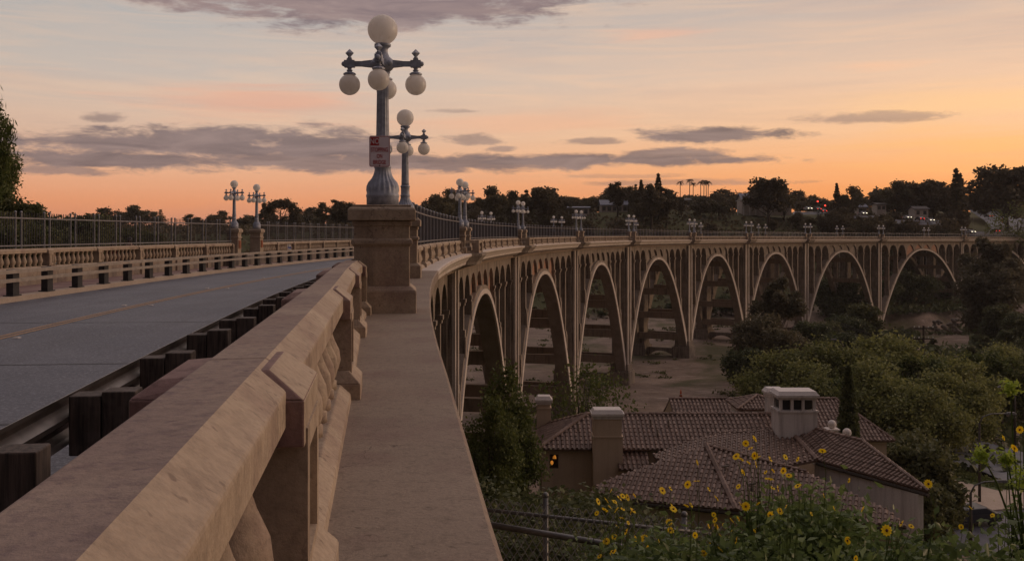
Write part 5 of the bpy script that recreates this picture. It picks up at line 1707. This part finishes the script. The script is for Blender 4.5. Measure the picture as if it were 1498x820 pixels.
# chain link fence ------------------------------------------------------------------
cf = empty('chain_link_fence', at(720, 800, 11)); tag(cf, 'grey chain-link fence with pipe rails on the slope below the ledge', 'fence')
A_, B_ = at(690,726,11.0), at(1040,762,11.0)
e = (B_-A_); L = e.length; e.normalize(); upv = Vector((0,0,1)); H_ = 1.5
mb = MB(); stp = .085
def P2(x, z): return A_+e*x+upv*(z-H_)+Vector((0,-.02,0))
k = int((L+H_)/stp)
for i in range(-int(H_/stp), int(L/stp)):
    for sg in (0,1):
        x0 = i*stp; za, zb_ = (0,H_) if sg == 0 else (H_,0)
        pa, pb = (x0, za), (x0+H_*.62, zb_)
        a_, b_ = P2(*pa), P2(*pb)
        mb.tube([a_+Vector((0,.006*sg,0)), b_+Vector((0,.006*sg,0))], .0062, 3, False)
o = mb.build('wire_mesh', M['wire'], cf, True)
mb = MB(); mb.tube([at(702,744,11.05), at(1040,780,11.05)], .022, 8); mb.build('top_rail', M['galv'], cf, True, smooth=True)
mb = MB(); mb.tube([at(706,765,9.4), at(900,797,9.2), at(1040,832,9.0)], .03, 10); mb.build('pipe_rail', M['galv'], cf, True, smooth=True)
for px, yt in ((798,724),(1001,752)):
    p = at(px, yt, 11.1); mb = MB(); mb.tube([p-Vector((0,0,2.2)), p], .032, 10); mb.sphere(p, .04, 8, 6); mb.build('post', M['galv'], cf, True, smooth=True)

# flowering bushes -------------------------------------------------------------------
def leafy(name, pts, size, mat, rs):
    """pointed leaves of two folded triangles pairs"""
    c = np.asarray(pts); n = len(c)
    a = rs.normal(size=(n,3)); a[:,2] = a[:,2]*.6+.2; a /= np.linalg.norm(a,axis=1)[:,None]
    b = np.cross(a, rs.normal(size=(n,3))); b /= np.linalg.norm(b,axis=1)[:,None]
    nn = np.cross(a,b); s = (size*rs.uniform(.6,1.35,n))[:,None]
    v = np.stack([c, c+a*s*.45+b*s*.28+nn*s*.08, c+a*s*1.1, c+a*s*.45-b*s*.28+nn*s*.08, c+a*s*.5],1).reshape(-1,3)
    f = (np.arange(n)[:,None]*5+np.array([[0,1,4,4],[1,2,4,4],[0,4,3,3],[4,2,3,3]]).reshape(1,-1)).reshape(-1,4)[:, :3]
    me = bpy.data.meshes.new(name)
    m = len(f)
    me.vertices.add(5*n); me.loops.add(3*m); me.polygons.add(m)
    me.vertices.foreach_set('co', v.ravel()); me.loops.foreach_set('vertex_index', f.ravel())
    me.polygons.foreach_set('loop_start', np.arange(m)*3); me.polygons.foreach_set('loop_total', np.full(m,3))
    me.update(calc_edges=True); me.validate(); me.materials.append(mat)
    return me
def bush(label, px, top, d, w, n, size=.058, mat='leaf_near', seed=0, thin=False):
    rs = np.random.RandomState(seed)
    c = at(px, top, d); g = ground_z(c.x, c.y)
    r = empty('flowering_bush', (c.x, d, g)); tag(r, label, 'bush', 'yellow-flowered bushes')
    h = c.z-g
    blobs = []
    for i in range(16):
        a = rs.uniform(0,6.28); q = rs.uniform(0,1)**.5
        blobs.append((w*q*math.cos(a), w*.7*q*math.sin(a), h*rs.uniform(.45,.93)-h*.22*q*q, w*.3, w*.3, h*.15))
    pts = clump_points(blobs, int(n*2.0), rs, 7, .42, .2)
    link_mesh('leaves', leafy('leaves', pts, size, M[mat], rs), r)
    mb = MB()
    for i in range(46):
        bl = blobs[rs.randint(16)]
        en = Vector((bl[0]+rs.normal(0,w*.18), bl[1]+rs.normal(0,w*.15), min(h*1.05, bl[2]+h*rs.uniform(.0,.22))))
        st = Vector((en.x*.25, en.y*.25, 0)); mid = st.lerp(en,.55)+Vector((0,0,.12*h))
        mb.tube([st, mid, en], [.012,.007,.003], 5, False)
    mb.build('stems', M['leaf_near'], r)
    return r
bl = [(905,792,8.6,.75,2600,'leafy yellow-flowered bush against the chain-link fence'),
 (965,788,8.0,.7,3400,'yellow-flowered bush left of the dark fence post'),
 (1035,772,7.4,.75,4200,'yellow-flowered bush right of the dark fence post'),
 (1110,735,6.8,.75,5600,'tall yellow-flowered bush in front of the nearest tiled roof'),
 (1205,722,6.4,.85,7000,'densest dark leafy bush in front of the tiled houses'),
 (1290,775,5.6,.75,6000,'dark leafy bush below the pale gable wall'),
 (1385,784,6.0,.8,5500,'leafy bush in front of the side street'),
 (1470,768,5.6,.7,5000,'leafy bush at the bottom right corner'),
 (1150,805,5.0,.75,4500,'low leafy bush at the bottom edge left of the densest one'),
 (1010,815,5.6,.7,3600,'low leafy bush at the bottom edge under the fence post')]
B_roots = []
for i, (px, top, d, w, n, lab) in enumerate(bl): B_roots.append((px, d, top, bush(lab, px, top, d, w, n, seed=100+i)))
p = bush('tall spray of dark leaves at the right edge of the view', 1506, 645, 6.2, .20, 420, .05, 'leaf_near', 140)
for i, (px, py, s) in enumerate(((1478,567,.085),(1437,666,.10),(1474,671,.07),(1496,700,.13))):
    rs = np.random.RandomState(200+i); c = at(px, py, 6.0)
    pts = [(rs.normal(0,s*.27), rs.normal(0,s*.25), rs.normal(0,s*.27)) for k in range(150)]
    o = link_mesh('young_shoot', leafy('young_shoot', pts, .03, M['lime'], rs), None, False, c)
    r = tag(o, ['lime green shoot nearest the far street light','lime green shoot beside the corner street light','small lime green shoot near the right edge','largest lime green shoot at the right edge'][i], 'shoot', 'lime green shoots')
    mb = MB(); e_ = Vector((at(1500,820,6.2)-c)); mb.tube([Vector((0,0,0)), e_*.4+Vector((-.02,0,.1)), e_], [.004,.006,.008], 5, False); st = mb.build('stem', M['leaf_near'], o)

fl_extra = [(1468,640),(1484,655),(1452,753),(1492,628),(1420,742),(1406,770)]
def flower_mesh(r_, n_):
    mb = MB()
    for k in range(n_):
        a = 2*math.pi*k/n_; ca, sa = math.cos(a), math.sin(a); t = (-sa, ca)
        w = r_*.24
        z1, z2 = r_*.10*(1 if k%2 else .3), r_*(-.10+.16*((k*7)%5)/5)
        mb.add([(ca*r_*.2-t[0]*w*.5, sa*r_*.2-t[1]*w*.5, 0), (ca*r_*.7-t[0]*w, sa*r_*.7-t[1]*w, z1), (ca*r_, sa*r_, z2), (ca*r_*.7+t[0]*w, sa*r_*.7+t[1]*w, z1), (ca*r_*.2+t[0]*w*.5, sa*r_*.2+t[1]*w*.5, 0)], [(0,1,2,3,4)])
    return mb.mesh('petals', M['petal'])
FM = [flower_mesh(.036, 13), flower_mesh(.033, 11)]
FC = MB().sphere((0,0,.004), .0085, 10, 6, .6).mesh('centre', M['floret'], True)
fl = [(1091,648),(1104,641),(1104,666),(1087,690),(1084,671),(1127,671),(1131,688),(1125,700),(1149,668),(1146,688),(1154,695),(1167,671),(1167,710),(1129,749),(1091,740),(1071,761),(1080,758),(1106,770),(1109,736),(1150,740),(1205,724),(1242,702),(1262,744),(1297,775),(1252,816),(1358,707),(1451,753),(1203,659),(887,731),(892,741),(906,728),(911,725),(928,724),(902,745),(911,744),(923,749),(903,769),(916,777),(887,791),(928,791),(964,789),(947,801),(877,813),(895,818),(969,717),(981,714),(1006,708),(1020,676),(1019,703),(1037,715),(984,740),(1011,738),(979,763),(1017,782),(1037,769),(1046,760),(1030,808),(1054,803),(899,733),(918,727),(885,745),(910,757),(1098,655),(1110,668),(1120,690)]
fl += fl_extra
rq = random.Random(12)
for cx_, cy_, n_, sx_, sy_ in ((905,745,16,22,22),(1000,745,14,35,35),(1110,690,14,35,35),(1060,780,12,30,20),(930,800,8,30,12),(1180,720,8,40,30),(1280,760,6,50,25)):
    for _ in range(int(n_*.55)): fl.append((round(rq.gauss(cx_,sx_)), round(min(812, rq.gauss(cy_,sy_)))))
big = {(1091,740):1.5,(1297,775):1.6,(1242,702):1.2,(1104,666):1.35,(1125,700):1.25,(1091,648):1.3,(1358,707):1.2}
rf = random.Random(4)
for i, (px, py) in enumerate(fl):
    root = min(B_roots, key=lambda b: abs(b[0]-px))
    d = root[1]-.25+rf.uniform(-.3,.3)
    p = at(px, py, d)
    f = empty('flower', p)
    tag(f, 'yellow daisy flower on a thin stalk above the bushes', 'flower', 'yellow daisy flowers')
    if (px, py) == (1297,775): f['label'] = 'large yellow daisy with dark brown centre, facing the viewer, lowest on the right'
    s = big.get((px, py), 1.0)*rf.uniform(.5,.92)*d/7.0; f.scale = (s,s,s)
    face = Vector((rf.uniform(-1.3,1.3), rf.uniform(-1.0,.5), rf.uniform(.2,.9)))
    if (px, py) in ((1297,775),(1091,740)): face = Vector((.1,-1,.25))
    f.rotation_mode = 'XYZ'; f.rotation_euler = face.to_track_quat('Z','Y').to_euler()
    link_mesh('petals', FM[i%2], f); link_mesh('centre', FC, f)
    mb = MB(); e_ = at(root[0]+(px-root[0])*.5, max(root[2]+45, py+50), root[1]) - p
    inv = f.rotation_euler.to_matrix().inverted()
    pts = [inv@(v/s) for v in (Vector((0,0,-.004)), e_*.35+Vector((.02,0,.03)), e_)]
    mb.tube(pts, [.0022,.003,.004], 4, False); mb.build('stalk', M['leaf_near'], f)

# people ----------------------------------------------------------------------------
def skin_fig(name, verts, edges, rad, mat, parent):
    me = bpy.data.meshes.new(name); me.from_pydata(verts, edges, []); me.materials.append(mat)
    o = link_mesh(name, me, parent)
    m = o.modifiers.new('skin','SKIN'); m.use_smooth_shade = True
    for v, r in zip(me.skin_vertices[0].data, rad): v.radius = (r, r*.85)
    me.skin_vertices[0].data[0].use_root = True
    s = o.modifiers.new('sub','SUBSURF'); s.levels = 1; s.render_levels = 2
    return o
def person(label, loc, rz, top, trousers, height=1.65, sit=False):
    r = empty('person', loc, rz); tag(r, label, 'person'); k = height/1.7; r.scale = (k,k,k)
    hip = .46 if sit else .92
    V = [(0,0,hip),(0,.01,hip+.22),(0,0,hip+.45),(0,-.01,hip+.56),(0,.015,hip+.66),(0,.02,hip+.76)]
    rad = [.14,.13,.15,.055,.085,.075]; E = [(0,1),(1,2),(2,3),(3,4),(4,5)]
    for s in (-1,1):
        b = len(V)
        V += [(s*.19,0,hip+.45),(s*.24,.05,hip+.20),(s*.2,.24 if sit else .12,hip+.02),(s*.19,.3 if sit else .16,hip-.06)]; rad += [.055,.045,.035,.035]
        E += [(2,b),(b,b+1),(b+1,b+2),(b+2,b+3)]
        c = len(V)
        if sit: V += [(s*.1,.05,hip-.02),(s*.12,.45,hip+.02),(s*.12,.45,.06),(s*.12,.6,.04)]
        else: V += [(s*.1,0,hip-.06),(s*.11,.03,hip-.45),(s*.11,-.02,.07),(s*.12,.12,.04)]
        rad += [.09,.065,.045,.035]; E += [(0,c),(c,c+1),(c+1,c+2),(c+2,c+3)]
    skin_fig('body', V, E, rad, M['skin'], r)
    V2 = [V[1],(0,0,hip-.05),V[2],(0,0,hip+.50)]; r2 = [.15,.155,.165,.08]; E2 = [(0,1),(0,2),(2,3)]
    for q in (6, 14):
        b = len(V2); V2 += [V[q],V[q+1],V[q+2]]; r2 += [.07,.06,.05]; E2 += [(2,b),(b,b+1),(b+1,b+2)]
    skin_fig('jacket', V2, E2, r2, top, r)
    V3 = [V[0]]; r3 = [.15]; E3 = []
    for q in (10, 18):
        b = len(V3); V3 += [V[q],V[q+1],V[q+2]]; r3 += [.1,.078,.06]; E3 += [(0,b),(b,b+1),(b+1,b+2)]
    skin_fig('trousers', V3, E3, r3, trousers, r)
    mb = MB(); mb.sphere((0,-.005,hip+.72), .112, 16, 10, 1.15); mb.build('hair', M['hair'], r, smooth=True)
    mb = MB()
    mb.sphere((0,.1,hip+.69),.02,8,6); o = mb.build('nose', M['skin'], r, smooth=True)
    for s in (-1,1): MB().sphere((s*.035,.092,hip+.72), .012, 8, 6).build('eye', M['white'], r)
    MB().box(-.03,.03,.09,.1,hip+.635,hip+.645).build('mouth', M['sign_red'], r)
    return r
gz = ground_z(-18, 34)
def onleft(px, d): p = at(px, 342, d); return Vector((p.x, d, ground_z(p.x, d)))
person('person in a white top bending behind the left balustrade', onleft(80, 34.6), R(-60), M['cloth_white'], M['cloth_dark'], 1.25)
person('person in maroon clothes leaning on the far side of the left balustrade', onleft(165, 40), R(200), M['cloth_red'], M['cloth_red'], 1.5)
person('person in dark coat and blue scarf behind the left fence', onleft(190, 41.3), R(185), M['cloth_dark'], M['cloth_dark'], 1.66)
# cloth caught on the balusters
rs = np.random.RandomState(8); s0 = 47.5
c = pt(47.3, nl(47.3)+.12, -.50-.13)
vs = []; 
for j in range(7):
    for i in range(6): vs.append((i*.06-.15+.02*math.sin(j), .05*math.sin(i*1.7+j*.6)+.03, -j*.085+.02*math.sin(i*2)))
o = MB().add(vs, [(j*6+i, j*6+i+1, (j+1)*6+i+1, (j+1)*6+i) for j in range(6) for i in range(5)]).build('cloth', M['cloth_white'], loc=c, rz=R(60))
m = o.modifiers.new('thickness','SOLIDIFY'); m.thickness = .01
tag(o, 'white and blue cloth tied to the balusters across the road', 'cloth')
o2 = MB().add([(x*1.001, y-.02, z) for x,y,z in vs[12:24]], [(i,i+1,6+i+1,6+i) for i in range(5)]).build('blue_stripe', M['cloth_blue'], o)

# ------------------------------------------------------------------ sky
ZEN = 2.2
def build_world():
    w = bpy.data.worlds.new('World'); SC.world = w; w.use_nodes = True
    t = w.node_tree; k = NT(t); t.nodes.clear()
    out = k.n('ShaderNodeOutputWorld')
    tc = k.n('ShaderNodeTexCoord'); sep = k.n('ShaderNodeSeparateXYZ'); t.links.new(tc.outputs['Generated'], sep.inputs[0])
    x, y, z = sep.outputs
    az = k.m('ARCTAN2', x, y); el = k.m('ARCSINE', z)
    def lin(c): return tuple(((v/255+.055)/1.055)**2.4 if v > 10 else v/255/12.92 for v in c)
    e = k.m('DIVIDE', k.m('MAXIMUM', el, 0.0), 1.5708)
    q = lambda a: a/1.5708
    L = k.ramp(e, [(0, lin((228,140,102))),(q(.03),lin((236,156,112))),(q(.06),lin((233,174,138))),(q(.095),lin((222,185,160))),(q(.15),lin((202,187,176))),(q(.21),lin((183,178,175))),(q(.32),lin((166,162,160))),(q(.6),lin((150,144,146))),(1.0,lin((138,134,142)))])
    Rr = k.ramp(e, [(0, lin((243,138,74))),(q(.03),lin((250,153,86))),(q(.065),lin((254,176,114))),(q(.10),lin((250,196,150))),(q(.15),lin((234,196,168))),(q(.21),lin((207,184,170))),(q(.32),lin((190,174,164))),(q(.6),lin((158,148,148))),(1.0,lin((138,134,142)))])
    # low wisps shift the gradient a little
    comb = k.n('ShaderNodeCombineXYZ'); t.links.new(k.m('MULTIPLY', az, 3.0), comb.inputs[0]); t.links.new(k.m('MULTIPLY', el, 16.0), comb.inputs[1])
    cv = comb.outputs[0]
    rr = k.n('ShaderNodeMapRange', interpolation_type='SMOOTHSTEP'); rr.inputs[1].default_value = -.35; rr.inputs[2].default_value = .55; t.links.new(az, rr.inputs[0])
    sky = k.mix(rr.outputs[0], L, Rr)
    # streaks of thin lit cloud
    n0 = k.noise(k.mapping(cv, (1.0, 2.6, 1), (3.1, 1.7, 0)), 1.7, 8, .62, .9)
    st = k.m('MULTIPLY', k.ramp(n0, [(.42, 0.0), (.74, 1.0)]), .34)
    hi = k.n('ShaderNodeMapRange'); hi.inputs[1].default_value = .03; hi.inputs[2].default_value = .12; t.links.new(el, hi.inputs[0])
    sky = k.mix(k.m('MULTIPLY', st, hi.outputs[0]), sky, lin((255,206,165)))
    n00 = k.noise(k.mapping(cv, (.8, 1.6, 1), (9.1, 4.7, 0)), 1.1, 5, .6, .4)
    sky = k.mix(k.m('MULTIPLY', k.ramp(n00, [(.5, 0.0), (.8, 1.0)]), .30), sky, lin((178,150,148)))
    # soft pink and peach glows in thin high cloud
    gn_ = k.noise(k.mapping(cv, (.7,2.0,1), (1,3,0)), 2.2, 6, .6, .7)
    for px, py, rx, ry, op, colr in ((410,150,230,42,.5,(240,168,136)),(1390,150,260,34,.7,(255,204,150)),(1440,215,220,40,.6,(255,190,120)),(960,52,110,12,.55,(238,184,156)),(1280,96,90,10,.5,(250,196,158)),(760,180,260,26,.35,(246,178,140))):
        a0 = math.atan((px-CX)/F); e0 = math.atan((HY-py)/F*math.cos(a0))
        dx = k.m('DIVIDE', k.m('SUBTRACT', az, a0), rx/F); dy = k.m('DIVIDE', k.m('SUBTRACT', el, e0), ry/F)
        v = k.m('SUBTRACT', k.m('ADD', 1.0, k.m('MULTIPLY', k.m('SUBTRACT', gn_, .5), 2.2)), k.m('SQRT', k.m('ADD', k.m('MULTIPLY', dx, dx), k.m('MULTIPLY', dy, dy))))
        mr = k.n('ShaderNodeMapRange', interpolation_type='SMOOTHSTEP'); mr.inputs[1].default_value = 0; mr.inputs[2].default_value = 1.0; mr.inputs[4].default_value = op
        t.links.new(v, mr.inputs[0]); sky = k.mix(mr.outputs[0], sky, lin(colr))
    # grey clouds
    nz = k.noise(cv, 2.6, 8, .6, .5); nz2 = k.noise(k.mapping(cv, (1.5,1,1), (5,2,0)), 5.0, 8, .68, .4)
    warp = k.m('ADD', k.m('MULTIPLY', k.m('SUBTRACT', nz, .5), 1.9), k.m('MULTIPLY', k.m('SUBTRACT', nz2, .5), 2.6))
    clouds = [(250,212,215,24,1.0),(330,200,75,17,1.0),(470,212,110,26,1.0),(120,205,70,12,.9),(170,236,190,17,1.0),(90,250,85,9,.8),(430,238,300,16,.95),(640,240,230,15,.95),(850,236,230,11,1.0),(975,226,70,9,.95),(690,206,40,9,.7),(733,219,26,5,.7),(155,174,28,9,.7),(1045,199,125,12,1.0),(870,207,55,6,.7),(1262,174,85,8,.6),(680,163,40,4,.45),(520,8,300,38,1.0),(560,24,190,24,.95),(430,-35,380,50,.9),(980,268,150,5,.55),(905,258,80,4,.35)]
    mask = None
    for px, py, rx, ry, op in clouds:
        a0 = math.atan((px-CX)/F); e0 = math.atan((HY-py)/F*math.cos(a0)); ra, re = rx/F*1.0, ry/F
        dx = k.m('DIVIDE', k.m('SUBTRACT', az, a0), ra); dy = k.m('DIVIDE', k.m('SUBTRACT', el, e0), re)
        # flat base, billowy top
        dy = k.m('MULTIPLY', dy, k.m('ADD', 1.0, k.m('MULTIPLY', k.m('LESS_THAN', dy, 0.0), .35)))
        r2 = k.m('SQRT', k.m('ADD', k.m('MULTIPLY', dx, dx), k.m('MULTIPLY', dy, dy)))
        v = k.m('ADD', k.m('SUBTRACT', 1.0, r2), warp)
        mr = k.n('ShaderNodeMapRange', interpolation_type='SMOOTHSTEP'); mr.inputs[1].default_value = -.32; mr.inputs[2].default_value = .46; mr.inputs[4].default_value = op
        t.links.new(v, mr.inputs[0])
        mask = mr.outputs[0] if mask is None else k.m('MAXIMUM', mask, mr.outputs[0])
    dens = k.ramp(k.noise(k.mapping(cv, (1,1.4,1), (2,7,0)), 3.5, 7, .6, .5), [(.3, 0.0), (.7, 1.0)])
    lowc = k.mix(dens, lin((98,87,94)), lin((152,131,129)))
    highc = k.mix(dens, lin((112,96,104)), lin((162,138,134)))
    hr = k.n('ShaderNodeMapRange'); hr.inputs[1].default_value = .10; hr.inputs[2].default_value = .2; t.links.new(el, hr.inputs[0])
    cc = k.mix(hr.outputs[0], lowc, highc)
    sky = k.mix(k.m('MULTIPLY', mask, .92), sky, cc)
    # the sky dims and cools away from the sunset
    ca = k.m('COSINE', k.m('SUBTRACT', az, .5))
    dim = k.n('ShaderNodeMapRange', interpolation_type='SMOOTHSTEP'); dim.inputs[1].default_value = -.8; dim.inputs[2].default_value = .75; dim.inputs[3].default_value = .24; dim.inputs[4].default_value = 1.0
    t.links.new(ca, dim.inputs[0])
    back = k.mix(k.m('MAXIMUM', k.m('MULTIPLY', el, .8, clamp=True), 0.0), lin((150,124,118)), lin((138,134,142)))
    gy = k.n('ShaderNodeMapRange', interpolation_type='SMOOTHSTEP'); gy.inputs[1].default_value = -.3; gy.inputs[2].default_value = .55; t.links.new(ca, gy.inputs[0])
    sky = k.mix(gy.outputs[0], back, sky)
    # the high sky, out of frame, is boosted to brighten the ground below
    zen = k.n('ShaderNodeMapRange', interpolation_type='SMOOTHSTEP'); zen.inputs[1].default_value = .26; zen.inputs[2].default_value = .75; zen.inputs[3].default_value = 1.0; zen.inputs[4].default_value = ZEN
    t.links.new(el, zen.inputs[0])
    bg = k.n('ShaderNodeBackground'); t.links.new(sky, bg.inputs[0]); t.links.new(k.m('MULTIPLY', dim.outputs[0], zen.outputs[0]), bg.inputs[1])
    ni = k.n('ShaderNodeTexSky', sky_type='NISHITA'); ni.sun_disc = False; ni.sun_elevation = R(3); ni.sun_rotation = R(38)
    bg2 = k.n('ShaderNodeBackground'); t.links.new(ni.outputs[0], bg2.inputs[0]); bg2.inputs[1].default_value = .006
    ad = k.n('ShaderNodeAddShader'); t.links.new(bg.outputs[0], ad.inputs[0]); t.links.new(bg2.outputs[0], ad.inputs[1])
    t.links.new(ad.outputs[0], out.inputs[0])
build_world()
sun = bpy.data.lights.new('sun', 'SUN'); sun.energy = 0.8; sun.angle = R(14); sun.color = (1.0,.68,.42)
so = bpy.data.objects.new('sun', sun); COL.objects.link(so)
azs, els = R(76), R(9)
so.rotation_euler = Vector((-math.sin(azs)*math.cos(els), -math.cos(azs)*math.cos(els), -math.sin(els))).to_track_quat('-Z','Y').to_euler()
def haze():
    m, k, b_ = new_mat('evening air'); t = m.node_tree
    t.nodes.remove(b_)
    v = t.nodes.new('ShaderNodeVolumePrincipled'); v.inputs['Color'].default_value = (.9,.85,.82,1); v.inputs['Density'].default_value = HAZE
    t.links.new(v.outputs[0], t.nodes['Material Output'].inputs['Volume'])
    o = MB().box(-7000,7000,-3500,7000,-34,48).build('haze', m); tag(o, kind='stuff')
HAZE = .00011
haze()
SC.cycles.volume_bounces = 0
# ------------------------------------------------------------------ camera
cam = bpy.data.cameras.new('camera'); cam.sensor_width = 36; cam.lens = F/1498*36; cam.shift_y = -(410-HY)/1498; cam.clip_start = .05; cam.clip_end = 9000
co = bpy.data.objects.new('camera', cam); COL.objects.link(co); co.location = (0,0,0); co.rotation_euler = (R(90),0,0); SC.camera = co
vs_ = SC.view_settings; vs_.view_transform = 'Standard'; vs_.look = 'None'; vs_.exposure = 0.0; vs_.gamma = 1.0
SC.cycles.max_bounces = 6; SC.cycles.transparent_max_bounces = 8
SC.cycles.use_denoising = True
